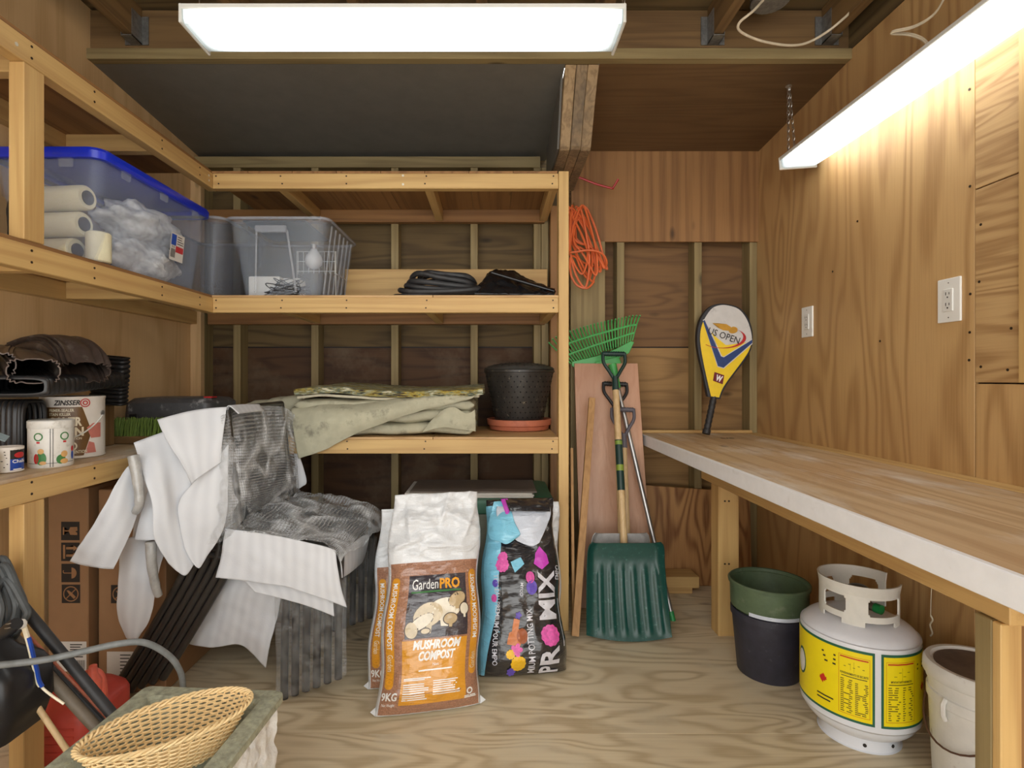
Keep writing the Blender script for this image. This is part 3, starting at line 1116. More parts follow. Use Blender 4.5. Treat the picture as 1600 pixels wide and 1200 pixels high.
def cv(i, j, k):
    if (i, j, k) not in vi:
        a = math.radians(-155 + 310 * i / na)
        z = j / nz_
        flare = .008 * max(0, z - .75) * 4
        rr = rc + (.0045 if k else 0) + flare * .6
        vi[(i, j, k)] = len(cm.v)
        cm.v.append(PC + Vector((rr * math.sin(a - 1.83), -rr * math.cos(a - 1.83), zb + (zt - zb) * z)))
    return vi[(i, j, k)]


cell = {}
for i in range(na):
    for j in range(nz_):
        cell[(i, j)] = collar_mask(-155 + 310 * (i + .5) / na, (j + .5) / nz_)
for (i, j), okc in cell.items():
    if not okc:
        continue
    cm.f.append((cv(i, j, 1), cv(i + 1, j, 1), cv(i + 1, j + 1, 1), cv(i, j + 1, 1)))
    cm.f.append((cv(i, j, 0), cv(i, j + 1, 0), cv(i + 1, j + 1, 0), cv(i + 1, j, 0)))
    for di, dj, e in ((-1, 0, ((i, j), (i, j + 1))), (1, 0, ((i + 1, j + 1), (i + 1, j))), (0, -1, ((i + 1, j), (i, j))), (0, 1, ((i, j + 1), (i + 1, j + 1)))):
        if not cell.get((i + di, j + dj), False):
            (a0, b0), (a1, b1) = e
            cm.f.append((cv(a0, b0, 1), cv(a1, b1, 1), cv(a1, b1, 0), cv(a0, b0, 0)))
cm.build('collar', M['collar'], tk)
vm = MB()
vm.lathe([(.024, .355), (.026, .372), (.018, .376), (.015, .405), (.022, .408), (.022, .418), (.010, .42)], PC, 20)
vm.tube([PC + Vector((0, 0, .392)), PC + Vector((.02, -.05, .392))], .012, 12)
vm.build('valve', M['brass'], tk, smooth=True)
MB().lathe([(.006, .42), (.026, .42), (.029, .426), (.028, .436), (.020, .441), (.004, .442)], PC, 16).build('valve_knob', M['black_plastic'], tk, smooth=True)
MB().tube([PC + Vector((.02, -.045, .392)), PC + Vector((.027, -.062, .392))], .014, 14).build('valve_plug', plain('plug_green', srgb(20, 120, 60), .4), tk, smooth=True)
# label: two halves with a bare strip between them; tank turned a little
cs = cyl_surf(PC, R)
off0 = -.045     # where the bare strip is
wm_ = MB()
csl = lambda u, v: cs(u, .103 + (v - .116) * 1.2)
gm, ym, im, bm_, rm = MB(), MB(), MB(), MB(), MB()
for (a0, a1, side) in ((off0 - .33, off0 - .007, -1), (off0 + .008, off0 + .21, 1)):
    patch(gm, csl, a0, a1, .116, .286, .0007)
    patch(ym, csl, a0 + (.006 if side > 0 else 0), a1 - (.006 if side < 0 else 0), .122, .280, .0012)
# left half: text column panel nearest the strip, slogan and leaf further left
u1 = off0 - .019
u0 = off0 - .092
for a, b, c, d in ((u0, u1, .131, .1318), (u0, u1, .268, .2688)):
    patch(rm, csl, a, b, c, d, .0016)
for a in (u0, u1):
    patch(rm, csl, a - .0004, a + .0004, .131, .2688, .0016)
lines_on(im, csl, u0 + .004, u0 + .034, .214, .134, 17, .0022, .0017, .2, 3)
lines_on(im, csl, u0 + .039, u1 - .003, .210, .134, 17, .0022, .0017, .2, 4)
lines_on(rm, csl, u0 + .003, u1 - .003, .266, .262, 1, .0032, .0018, 0)
text_on(bm_, csl, 'RENSEIGNEMENTS DE SECURITE', (u0 + u1) / 2, .224, .007, bold=.02, fit=.066, off=.0018)
lines_on(bm_, csl, u0 + .006, u1 - .006, .2215, .2175, 1, .0018, .0018, 0)
for k in range(5):
    patch(im, csl, u0 + .012 + k * .011, u0 + .017 + k * .011, .242 + .006 * (k % 2), .2434 + .006 * (k % 2), .0017)
patch(im, csl, u0 + .036, u0 + .0365, .232, .256, .0017)
patch(im, csl, u0 + .028, u0 + .0285, .236, .252, .0017)
for k in range(3):
    lines_on(bm_, csl, off0 - .139 + k * .004, off0 - .10, .262 - k * .0105, .256 - k * .0105, 1, .004, .0018, 0)
for k in range(2):
    lines_on(bm_, csl, off0 - .154, off0 - .106 - k * .008, .155 - k * .009, .149 - k * .009, 1, .0035, .0018, 0)
leaf = [(0, -1), (.08, -.45), (.55, -.55), (.45, -.35), (1, .05), (.8, .15), (.9, .5), (.6, .42), (.5, .55), (.25, .25), (.32, .85), (.15, .75), (0, 1.1)]
leaf = leaf + [(-x, y) for x, y in reversed(leaf[1:-1])]
for lu, lv in ((off0 - .135, .192), (off0 + .150, .200)):
    poly_on(rm, csl, [(lu + x * .0115, lv + y * .0115) for x, y in leaf], .0018)
# right half
u0, u1 = off0 + .020, off0 + .105
for c in (.131, .268):
    patch(rm, csl, u0, u1, c, c + .0008, .0016)
for a in (u0, u1):
    patch(rm, csl, a - .0004, a + .0004, .131, .2688, .0016)
lines_on(rm, csl, u0 + .004, u1 - .004, .266, .262, 1, .0032, .0018, 0)
text_on(bm_, csl, 'IMPORTANT SAFETY INFORMATION', (u0 + u1) / 2, .222, .007, bold=.02, fit=.062, off=.0018)
lines_on(bm_, csl, u0 + .006, u1 - .006, .2195, .2155, 1, .0018, .0018, 0)
lines_on(im, csl, u0 + .005, u0 + .039, .213, .134, 15, .0022, .0017, .3, 5)
lines_on(im, csl, u0 + .045, u1 - .004, .213, .134, 15, .0022, .0017, .3, 6)
patch(im, csl, u0 + .043, u0 + .0436, .228, .256, .0017)
for k in range(4):
    patch(im, csl, u0 + .020 + k * .013, u0 + .028 + k * .013, .236 + .009 * (k % 2), .2372 + .009 * (k % 2), .0017)
for k in range(2):
    lines_on(bm_, csl, off0 + .117, off0 + .152, .261 - k * .01, .255 - k * .01, 1, .004, .0018, 0)
for rr3, mbx in ((.034, gm), (.028, wm_)):
    ell_on(mbx, csl, off0 - .225, .20, rr3 * .7, rr3, .0016 if mbx is gm else .0021)
wm_.build('oval_emblem', M['print_white'], tk, recalc=False)
gm.build('label_border', M['label_green'], tk, recalc=False)
ym.build('label', M['yellow'], tk, recalc=False)
im.build('fine_print', M['label_ink'], tk, recalc=False)['kind'] = 'stuff'
bm_.build('lettering', M['label_black'], tk, recalc=False)['kind'] = 'stuff'
rm.build('red_print', M['label_red'], tk, recalc=False)['kind'] = 'stuff'

# nested flower pots
P0 = Vector((1.0, 1.985, 0))


def pot_shell(prof_o, th):
    inn = [(max(r - th, .002), z) for r, z in reversed(prof_o)]
    inn = [(r, max(z, prof_o[0][1] + th)) for r, z in inn]
    return prof_o + inn


bp = thing('flower_pot', 'tall black plastic nursery pot beside the white propane tank', 'flower pot', P0)
rg = []
for r, z in pot_shell([(.100, .0), (.104, .004), (.122, .205), (.127, .207), (.127, .228), (.124, .230)], .003):
    ring = []
    for k in range(72):
        a = 2 * PI * k / 72
        q = r + (.003 * max(0, math.cos(a * 9)) ** 3 if .004 < z < .2 else 0)
        ring.append(P0 + Vector((q * math.cos(a), q * math.sin(a), z)))
    rg.append(ring)
MB().rings(rg).build('pot_wall', M['pot_black'], bp, smooth=True)
gp = thing('flower_pot', 'green plastic nursery pot nested inside the taller black pot', 'flower pot', P0 + Vector((0, 0, .06)))
prof = [(.090, .06), (.108, .20), (.113, .232), (.126, .236), (.1285, .242), (.131, .318), (.136, .320), (.137, .330), (.134, .334)]
MB().lathe(pot_shell(prof, .004), P0 + Vector((.002, 0, 0)), 64).build('pot_wall', M['pot_green'], gp, smooth=True)
sm = MB()
cs2 = cyl_surf(P0 + Vector((.002, 0, 0)), .1295)
patch(sm, cs2, -.125, .13, .2335, .246, .0004)
sm.build('white_band', M['bag_pale'], gp, recalc=False)

# white bucket
B0 = Vector((1.242, 1.385, 0))
bk = thing('bucket', 'white plastic bucket with a dirty brown-topped lid behind the near bench leg', 'bucket', B0)
MB().lathe([(.095, 0), (.098, .004), (.108, .235), (.112, .238), (.112, .262), (.108, .264), (.109, .285), (.113, .287), (.113, .305), (.108, .307)], B0, 48).build('bucket_wall', M['bucket'], bk, smooth=True)
MB().lathe([(.105, .300), (.118, .300), (.1205, .304), (.119, .328), (.114, .336), (.104, .336), (.100, .329), (.01, .328)], B0, 48).build('lid', M['bucket'], bk, smooth=True)
MB().lathe([(.002, .3292), (.097, .3292), (.097, .3305), (.002, .3305)], B0, 40).build('dirt_on_lid', M['bucket_top'], bk)
hp = []
for k in range(21):
    a = math.radians(100 + 180 * k / 20)
    s_ = math.sin(PI * k / 20)
    hp.append(B0 + Vector((.117 * math.cos(a), .117 * math.sin(a), .27 - .13 * s_)))
MB().tube(hp, .0025, 8).build('handle', M['wire_rust'], bk, smooth=True)
MB().tube([B0 + Vector((-.11, -.02, .262)), B0 + Vector((-.118, -.022, .25)), B0 + Vector((-.118, -.022, .225)), B0 + Vector((-.111, -.02, .21))], .006, 8).build('handle_lug', M['bucket'], bk, smooth=True)
# bit of string under the bench
st_ = MB().tube(spline([(1.362, 1.695, .46), (1.363, 1.695, .42), (1.361, 1.695, .37), (1.362, 1.697, .325)], 6), .0012, 5)
st_.tube(spline([(1.362, 1.697, .328), (1.364, 1.692, .316), (1.361, 1.698, .298), (1.363, 1.692, .276), (1.361, 1.697, .264)], 5), .0028, 5)
tag(st_.build('string', M['cream'], smooth=True), 'short pale string hanging under the workbench above the tank', 'string')

# ================================================================== tools leaning at the back
# red-brown board
m = MB()
a0, a1, b0, b1 = Vector((.404, 2.52, 0)), Vector((.742, 2.52, 0)), Vector((.404, 2.735, 1.141)), Vector((.722, 2.735, 1.141))
nn = Vector((0, .983, -.185)) * .016
m.rings([[a0, a1, b1, b0], [a0 + nn, a1 + nn, b1 + nn, b0 + nn]])
ob = m.build('leaning_board', M['board_brown'], bevel=.001)
tag(ob, 'smooth red-brown board leaning upright behind the shovels', 'board')
ob.location.z += .003
# pale sticks
m = MB().bar(Vector((.331, 2.225, .014)), at(925, 622, 2.60), .030, .018, up=(0, -1, 0))
tag(m.build('wooden_stick', M['stick'], bevel=.001), 'pale wooden stick leaning against the red-brown board left of the shovels', 'stick')
m = MB().bar(Vector((.337, 2.31, .012)), at(893, 700, 2.44), .012, .02, up=(0, -1, 0))
tag(m.build('wooden_stick', M['stick'], bevel=.001), 'thin pale lath standing upright against the shelf post', 'stick')
# offcuts and the plywood panel
tag(MB().box(.80, .985, 2.70, 2.775, 0, .037).build('lumber_offcut', M['lumber_x'], bevel=.002), 'lower pale lumber offcut lying on the floor by the back wall', 'wood block')
tag(MB().box(.79, 1.008, 2.672, 2.79, .0375, .093).build('lumber_offcut', M['lumber_x'], bevel=.002), 'upper pale lumber offcut stacked on the shorter one by the back wall', 'wood block')
m = MB()
a0, a1, b0, b1 = Vector((.715, 2.796, .002)), Vector((1.325, 2.796, .002)), Vector((.715, 2.816, .520)), Vector((1.325, 2.816, .478))
nn = Vector((0, .011, 0))
m.rings([[a0, a1, b1, b0], [a0 + nn, a1 + nn, b1 + nn, b0 + nn]])
tag(m.build('plywood_offcut', M['strong_ply'], bevel=.001), 'boldly grained brown plywood sheet leaning against the studs below the workbench', 'plywood')


def dgrip(t, top, axis, wgrip, ln, mat, mat2, rr=.0085):
    """D-handle: grip bar, two arms, socket. top: centre of the grip bar; axis: unit vector down the shaft"""
    top, axis = Vector(top), Vector(axis).normalized()
    sd_ = Vector((1, 0, 0))
    sd_ = (sd_ - axis * sd_.dot(axis)).normalized()
    a, b = top - sd_ * wgrip / 2, top + sd_ * wgrip / 2
    g = MB().tube([a, b], rr * 1.35, 14)
    for k in range(9):
        c = a + (b - a) * (k + .5) / 9
        g.tube([c - sd_ * .0022, c + sd_ * .0022], rr * 1.6, 14)
    g.build('grip', mat2, t, smooth=True)
    ar = MB()
    for e, sg in ((a, -1), (b, 1)):
        ar.tube(spline([e - axis * .006, e + axis * ln * .35, top + axis * ln * .72 + sd_ * sg * wgrip * .26, top + axis * ln + sd_ * sg * .008, top + axis * ln * 1.12 + sd_ * sg * .004], 6), rr, 10)
    ar.tube([top + axis * ln * .95, top + axis * (ln * 1.5)], [rr * 1.7, rr * 2.0], 14)
    ar.build('yoke', mat, t, smooth=True)
    return top + axis * ln * 1.4


def scoop(t, bl, br, tl, tr, depth, mat, ribs, name='blade'):
    """shovel blade: a grid with raised sides and long ribs; bl.. corners"""
    bl, br, tl, tr = map(Vector, (bl, br, tl, tr))
    nrm = (br - bl).cross(tl - bl).normalized()
    nu, nv = 64, 36
    g = []
    for i in range(nv + 1):
        v = i / nv
        row = []
        for j in range(nu + 1):
            u = j / nu
            # rounded upper corners
            ins = 0.0
            if v > .88:
                ins = .055 * (1 - math.sqrt(max(0, 1 - ((v - .88) / .12) ** 2)))
            uu = ins + u * (1 - 2 * ins)
            lowc = .02 * (2 * u - 1) ** 2 if v < .1 else 0
            p = (bl * (1 - uu) + br * uu) * (1 - v) + (tl * (1 - uu) + tr * uu) * v
            p = p + (tl - bl).normalized() * (lowc * (1 - v * 10) if v < .1 else 0)
            e = abs(2 * u - 1)
            d = depth * (max(0, (e - .80) / .20) ** 2) * (.25 + .75 * v) + depth * .9 * max(0, (v - .72) / .28) ** 2
            d -= depth * .5 * math.sin(PI * min(1, v * 1.1)) * (1 - e * .6)
            if ribs and .05 < v < .80 and e < .86:
                fade = min(1, (v - .05) / .05) * min(1, (.80 - v) / .12)
                d += .006 * fade * max(0, math.sin(u * PI * ribs * 2)) ** .6
            row.append(p + nrm * d)
        g.append(row)
    MB().sheet(g, .0035, False).build(name, mat, t, smooth=True)
    return nrm


# green snow shovel
gs = thing('snow_shovel', 'dark green plastic scoop shovel with a ribbed blade and wooden shaft', 'shovel', (.50, 2.2, 0))
nb = scoop(gs, (.372, 2.195, .010), (.716, 2.19, .004), at(916, 850, 2.345), at(1032, 850, 2.345), .035, M['dark_green'], 7)
ptop = at(959, 553, 2.665)
pbot = at(977, 885, 2.345)
ax = (pbot - ptop).normalized()
sock = dgrip(gs, ptop, ax, .105, .125, M['grip_green'], M['grip_green'], .0085)
MB().tube([sock, pbot + ax * .03], [.0155, .0165], 16).build('shaft', M['handle_wood'], gs, smooth=True)
MB().tube([pbot - ax * .035 + nb * .012, pbot + ax * .06 + nb * .012, pbot + ax * .17 + nb * .006], [.019, .018, .010], 14).build('blade_socket', M['dark_green'], gs, smooth=True)
L0 = sock + (pbot - sock) * .315
L1 = sock + (pbot - sock) * .60
MB().tube([L0, L1], .0172, 16).build('shaft_sticker', M['grip_green'], gs, smooth=True)
MB().tube([L0 + (L1 - L0) * .50, L0 + (L1 - L0) * .62], .0175, 16).build('sticker_stripe', plain('lime_sticker', srgb(136, 156, 60), .4), gs, smooth=True)
MB().tube([L0 + (L1 - L0) * .02, L0 + (L1 - L0) * .10], .0175, 16).build('sticker_stripe', plain('lime_sticker2', srgb(120, 146, 62), .4), gs, smooth=True)

# metal scoop behind
ms = thing('grain_scoop', 'dull aluminium scoop shovel with a black D-handle behind the green shovel', 'shovel', (.5, 2.3, 0))
scoop(ms, (.405, 2.30, .010), (.70, 2.30, .010), at(922, 834, 2.43), at(1010, 834, 2.43), .03, M['scoop'], 0)
ptop = at(961, 600, 2.70)
pbot = at(972, 870, 2.41)
ax = (pbot - ptop).normalized()
sock = dgrip(ms, ptop, ax, .112, .12, M['black_plastic'], M['black_plastic'], .008)
MB().tube([sock, pbot], [.0135, .0145], 14).build('shaft', M['handle_wood'], ms, smooth=True)

# third shovel
ts = thing('garden_spade', 'spade with a grey D-handle, third grip down beside the green shovel shaft', 'spade', (.56, 2.36, 0))
ptop = at(973, 640, 2.635)
pbot = at(980, 840, 2.46)
ax = (pbot - ptop).normalized()
sock = dgrip(ts, ptop, ax, .105, .125, M['grip_grey'], M['grip_grey'], .008)
MB().tube([sock, pbot], [.0135, .0145], 14).build('shaft', M['handle_wood'], ts, smooth=True)
scoop(ts, (.50, 2.415, .008), (.66, 2.415, .008), (.50, 2.475, .30), (.66, 2.475, .30), .012, M['scoop'], 0)

# leaf rake
rk = thing('leaf_rake', 'bright green plastic leaf rake standing head up with a silver pole', 'rake', (.79, 2.40, 0))
pole_b, pole_t = at(1051, 968, 2.405), at(962, 592, 2.70)
ax = (pole_b - pole_t).normalized()
MB().tube([pole_t - ax * .05, pole_b], .0112, 14).build('pole', M['alu'], rk, smooth=True)
MB().tube([pole_b - ax * .035, pole_b + ax * .006], .0128, 14).build('pole_cap', plain('cap_green', srgb(44, 150, 84), .4), rk, smooth=True)
MB().tube([pole_t - ax * .075, pole_t + ax * .05], [.022, .014], 14).build('socket', M['green_plastic'], rk, smooth=True)
# fan of tines: base edge and tip edge traced as two lines
YR = 2.745
base_l, base_r = (866, 532), (984, 540)
tm_n = 27
for k in range(tm_n):
    u = k / (tm_n - 1)
    bx = 892 + (988 - 892) * u
    by = 568 - 36 * u ** 1.15
    tx = 860 + (998 - 860) * u
    ty = 538 - 41 * min(1, u * 1.08) ** .62
    b, tp = at(bx, by, YR + .01), at(tx, ty, YR - .035)
    md = (b + tp) / 2 + Vector((0, .006, 0))
    MB().tube(spline([b, md, tp, tp + (tp - md).normalized() * .012 + Vector((0, -.012, 0))], 4), .0034, 6, sq=(.0036, .0030)).build('tine', M['green_plastic'], rk)
for q in (.34, .70):
    pts = []
    for k in range(15):
        u = k / 14
        bx = 892 + (988 - 892) * u
        by = 568 - 36 * u ** 1.15
        tx = 860 + (998 - 860) * u
        ty = 538 - 41 * min(1, u * 1.08) ** .62
        pts.append(at(bx + (tx - bx) * q, by + (ty - by) * q, YR + .005 - .03 * q))
    MB().tube(pts, .004, 6, sq=(.0042, .0048)).build('tine_band', M['green_plastic'], rk)
m = MB()
poly = [at(x, y, YR + .012) for x, y in ((893, 572), (901, 576), (962, 562), (982, 552), (990, 535), (985, 533), (962, 545), (930, 557), (893, 565))]
m.prism(poly, (0, -.014, 0))
m.build('head_plate', M['green_plastic'], rk, bevel=.002)
m = MB()
m.prism([at(x, y, YR + .006) for x, y in ((928, 566), (966, 557), (972, 575), (958, 596), (948, 590))], (0, -.016, 0))
m.build('hub', M['green_plastic'], rk, bevel=.002)

# racket in its cover
rt = thing('tennis_racket', 'tennis racket in a yellow, navy and white cover leaning on the workbench corner', 'racket', (1.06, 2.65, BT))


def rp(zx, zy, off=0.0):
    px, py = 1070 + zx / 5.0, 460 + zy / 5.0
    t = (1100 - zy) / 1025.0
    return at(px, py, 2.655 + .125 * t - off)


outl = [(182, 800), (160, 700), (140, 600), (112, 480), (96, 360), (105, 250), (140, 160), (200, 95), (270, 72), (350, 78), (430, 105), (490, 170), (525, 260), (533, 350), (515, 440), (470, 520), (400, 610), (340, 690), (300, 760), (278, 820)]
outl_s = [(p.x, p.y) for p in spline([(x, y, 0) for x, y in outl], 5)]
MB().prism([rp(x, y, .030) for x, y in outl_s], (0, .030, 0)).build('cover_edge', M['racket_black'], rt, bevel=.004, seg=2)
inn = [(205, 796), (180, 690), (160, 600), (136, 480), (120, 360), (128, 262), (160, 180), (215, 108), (280, 84), (345, 88), (420, 115), (475, 178), (510, 262), (524, 350), (505, 430), (460, 505), (390, 600), (330, 680), (290, 745), (268, 805)]
inn_s = [(p.x, p.y) for p in spline([(x, y, 0) for x, y in inn], 4)]
rsurf = lambda u, v: rp(u * 1000, -v * 1000)        # thousandths of a crop pixel so the step sizes stay small


def rpoly(mat, pts, off, name):
    mb = MB()
    bm = bmesh.new()
    bm.faces.new([bm.verts.new((x, y, 0)) for x, y in pts])
    bmesh.ops.triangulate(bm, faces=bm.faces)
    bm.verts.index_update()
    mb.add([rp(q.co.x, q.co.y, off) for q in bm.verts], [tuple(q.index for q in f.verts) for f in bm.faces])
    bm.free()
    return mb.build(name, mat, rt, recalc=False)


rpoly(M['racket_yellow'], inn_s, .0312, 'yellow_panel')
wt = [p for p in inn_s if p[1] < 345 and not (p[0] < 260 and p[1] > 215)]
wt = [(150, 205)] + [p for p in wt] + [(524, 345), (490, 372), (300, 400), (205, 290)]
rpoly(M['racket_white'], wt, .0318, 'white_panel')
rpoly(M['racket_yellow'], [(205, 300), (240, 330), (320, 395), (430, 410), (395, 440), (290, 488), (270, 440)], .0324, 'yellow_panel')
rpoly(M['racket_white'], [(140, 200), (158, 190), (290, 480), (305, 486), (526, 345), (528, 388), (305, 580), (255, 566)], .0326, 'piping')
rpoly(M['navy'], [(142, 208), (155, 200), (283, 484), (305, 492), (526, 354), (526, 380), (303, 573), (259, 560)], .0331, 'navy_band')
# red swoosh, ball and flames
sw = []
for k in range(17):
    a = math.radians(-60 + 200 * k / 16)
    sw.append((300 + 180 * math.cos(a), 340 + 82 * math.sin(a)))
inn2 = []
for k in range(17):
    a = math.radians(-60 + 200 * k / 16)
    wdt = 26 * math.sin(PI * min(1, k / 13)) if k < 13 else 3
    inn2.append((300 + (180 - wdt) * math.cos(a), 337 + (82 - wdt * .35) * math.sin(a)))
mb = MB()
mb.add([rp(x, y, .0337) for x, y in sw] + [rp(x, y, .0337) for x, y in inn2], [(k, k + 1, 18 + k, 17 + k) for k in range(16)])
mb.build('swoosh', M['print_red'], rt, recalc=False)
rpoly(M['gold'], [(p.x, p.y) for p in spline([(345, 275, 0), (375, 252, 0), (408, 262, 0), (410, 290, 0), (380, 305, 0), (350, 298, 0)], 4, True)], .0336, 'ball_print')
rpoly(M['gold'], [(345, 285), (300, 280), (262, 262), (290, 262), (215, 224), (280, 238), (268, 226), (320, 245), (325, 232), (362, 255)], .0334, 'flame_print')


def rtext(body, zx, zy, h, wdt, rot, mat, off, bold=0.0):
    bm = text_bm(body, 1.0, bold, 0, 'LEFT')
    xs = [q.co.x for q in bm.verts]
    x0, x1 = min(xs), max(xs)
    mb = MB()
    c, s_ = math.cos(rot), math.sin(rot)
    bmesh.ops.triangulate(bm, faces=bm.faces)
    bm.verts.index_update()
    pts = []
    for q in bm.verts:
        x = (q.co.x - x0) / (x1 - x0) * wdt
        y = -q.co.y * h / .7
        pts.append(rp(zx + x * c - y * s_, zy + x * s_ + y * c, off))
    mb.add(pts, [tuple(q.index for q in f.verts) for f in bm.faces])
    bm.free()
    return mb.build('lettering', mat, rt, recalc=False)


rtext('US OPEN', 178, 305, 52, 255, math.radians(19), M['ink'], .0342, .004)
rpoly(M['maroon'], [(232, 606), (308, 632), (296, 702), (220, 674)], .0336, 'emblem')
rtext('W', 236, 668, 44, 52, math.radians(19), M['print_white'], .0342, .05)
ha, hb = rp(228, 795, .015), rp(166, 1090, .015)
d = (hb - ha)
n_ = 40
MB().tube([ha + d * k / n_ for k in range(n_ + 1)], [.0155 + .0012 * math.sin(k * 2 * PI / 5) if k < 36 else .019 for k in range(n_ + 1)], 14).build('handle_grip', M['black_rubber'], rt, smooth=True)

# orange extension cord on a hook
rr_ = random.Random(3)
pts = []
tops = [882, 886, 890, 894, 899, 904, 909, 911]
for k, tx in enumerate(tops):
    dy = 2.735 + rr_.uniform(-.02, .03)
    bx = 893 + (k * 17 % 40)
    by = (428, 440, 418, 436, 425, 449, 430, 421)[k]
    rx = 918 + (k * 11 % 26)
    pts += [at(tx, 321 + (k % 3) * 2, dy), at(tx + (rx - tx) * .55, 352, dy - .01), at(rx, 395 + (k % 3) * 6, dy - .015), at(bx + 16, by, dy - .02), at(bx - 2, by - 30, dy - .01), at(888 + k % 4 * 4, 372, dy)]
pts += [at(893, 330, 2.72), at(890, 388, 2.70), at(895, 394, 2.685), at(920, 391, 2.675), at(940, 396, 2.68), at(948, 410, 2.70), at(941, 418, 2.73), at(915, 412, 2.75), at(893, 400, 2.72), at(892, 428, 2.70), at(902, 446, 2.70), at(918, 450, 2.70), at(928, 440, 2.71)]
ec = thing('extension_cord', 'orange extension cord bundled and hung from a hook beside the shelf post', 'cord', (.42, 2.74, 1.55))
MB().tube(spline(pts, 7), .0056, 7).build('cord', M['orange'], ec, smooth=True)
MB().tube(spline([at(896, 318, 2.80), at(896, 318, 2.74), at(899, 326, 2.72), at(904, 330, 2.715), at(906, 322, 2.715)], 5), .0025, 7).build('cup_hook', plain('brass_hook', srgb(206, 170, 110), .35, .8), ec, smooth=True)
MB().tube(spline([(.411, 2.70, 2.066), (.432, 2.70, 2.062), at(930, 287, 2.70), at(955, 294, 2.70), at(958, 293, 2.695), at(966, 280, 2.68)], 6), .0055, 8).build('utility_hook', M['red_metal'], smooth=True)
tag(bpy.data.objects['utility_hook'], 'red vinyl-coated utility hook sticking out from the laminated beam', 'hook')
# ================================================================== middle shelf
def rrect(w, d, r, n=5):
    out = []
    for cx, cy, a0 in ((w / 2 - r, d / 2 - r, 0), (-w / 2 + r, d / 2 - r, 90), (-w / 2 + r, -d / 2 + r, 180), (w / 2 - r, -d / 2 + r, 270)):
        for k in range(n + 1):
            a = math.radians(a0 + 90 * k / n)
            out.append((cx + r * math.cos(a), cy + r * math.sin(a)))
    return out


def tote(name, label, c, w, d, h, mat, taper=.045, r=.04, group='storage totes on the middle shelf'):
    c = Vector(c)
    t = thing(name, label, 'storage bin', c, group)
    th = .0022
    rg = []
    for f, z, inset in ((1 - taper * 2 / w, 0, 0), (1 - taper * 2 / w, .001, 0), (1 - taper * .9 / w, h * .62, 0), (1 - taper * .5 / w, h * .63, 0), (1, h - .012, 0), (1, h - .012, -.010), (1, h, -.010), (1, h, th), (1 - taper * 2 / w, .004, th)):
        ww, dd = w * f - 2 * inset, d - (w - w * f) - 2 * inset
        rg.append([c + Vector((x, y, z)) for x, y in rrect(ww, dd, r)])
    MB().rings(rg).build('tub', mat, t, smooth=True)
    MB().tube([c + Vector((x, y, h - .004)) for x, y in rrect(w + .018, d + .018, r)], .006, 6, closed=True).build('rim', M['tote_rim'], t, smooth=True)
    return t


# blue-lidded tote on the left run
c = Vector((-1.345, 1.935, S2 + .001))
t = tote('storage_tote', 'large clear tote with a bright blue lid on the left middle shelf', c, .325, .615, .318, M['tote_blue_clear'], .03, .035)
m = MB()
rg = []
for wx, z in ((.006, .302), (.014, .304), (.016, .326), (.010, .336), (-.02, .338), (-.03, .330), (-.06, .330)):
    rg.append([c + Vector((x, y, z)) for x, y in rrect(.325 + 2 * wx, .615 + 2 * wx, .04)])
m.rings(rg, False, True).build('lid', M['blue_lid'], t, smooth=True)
m = MB()
for y in (-.20, .0, .20):
    m.box(c.x + .168, c.x + .1745, c.y + y - .018, c.y + y + .018, c.z + .278, c.z + .303)
m.box(c.x + .05, c.x + .09, c.y - .3185, c.y - .312, c.z + .278, c.z + .303)
m.build('lid_clips', M['tote_clear'], t)['kind'] = 'stuff'
sfl = plane_surf((c.x + .1545, c.y + .055, c.z + .085), (0, 1, .0), (.10, 0, 1))
m, mb_, mr_, mi_ = MB(), MB(), MB(), MB()
patch(m, sfl, 0, .085, 0, .10, .001, .05)
patch(mb_, sfl, .004, .034, .055, .095, .0016, .05)
patch(mr_, sfl, .034, .082, .032, .055, .0016, .05)
for k in range(7):
    patch(mi_, sfl, .005 + k * .0042, .007 + k * .0042 + .001 * (k % 2), .010, .042, .0016, .05)
text_on(mi_, sfl, 'K.I.S.', .019, .046, .010, off=.0018, bold=.02)
lines_on(mi_, sfl, .04, .08, .094, .060, 4, .003, .0016, .3, 2)
m.build('sticker', M['paper'], t, recalc=False)
mb_.build('sticker_blue', M['print_blue'], t, recalc=False)
mr_.build('sticker_red', M['print_red'], t, recalc=False)
mi_.build('sticker_print', M['ink'], t, recalc=False)['kind'] = 'stuff'
# contents: paint rollers, dark packing, crumpled bags
rol = []
for i, (x0, y, z, ln, lab) in enumerate(((-1.455, 1.70, .205, .20, 'upper cream paint roller inside the blue-lidded tote'),
                                       (-1.47, 1.705, .125, .20, 'middle cream paint roller inside the blue-lidded tote'),
                                       (-1.465, 1.71, .045, .17, 'lowest cream paint roller lying inside the blue-lidded tote'))):
    q = thing('paint_roller', lab, 'paint roller', (x0, y, S2 + z), 'paint rollers in the blue-lidded tote')
    a, b = Vector((x0, y, S2 + z)), Vector((x0 + ln, y - .02, S2 + z))
    MB().tube([a, a + (b - a) * .03, a + (b - a) * .97, b], [.034, .038, .038, .033], 20).build('nap', M['roller'], q, smooth=True)
    MB().tube([b - (b - a) * .01, b + (b - a) * .012], .022, 14).build('core_end', M['foam_dark'], q)
q = thing('paint_roller', 'short cream paint roller standing at the near corner of the blue-lidded tote', 'paint roller', (-1.225, 1.70, S2 + .006), 'paint rollers in the blue-lidded tote')
MB().lathe([(.030, .008), (.034, .012), (.034, .098), (.030, .102)], (-1.236, 1.70, S2), 20).build('nap', M['roller'], q, smooth=True)
MB().lathe([(.016, .102), (.016, .104)], (-1.236, 1.70, S2), 14).build('core_end', M['foam_dark'], q)


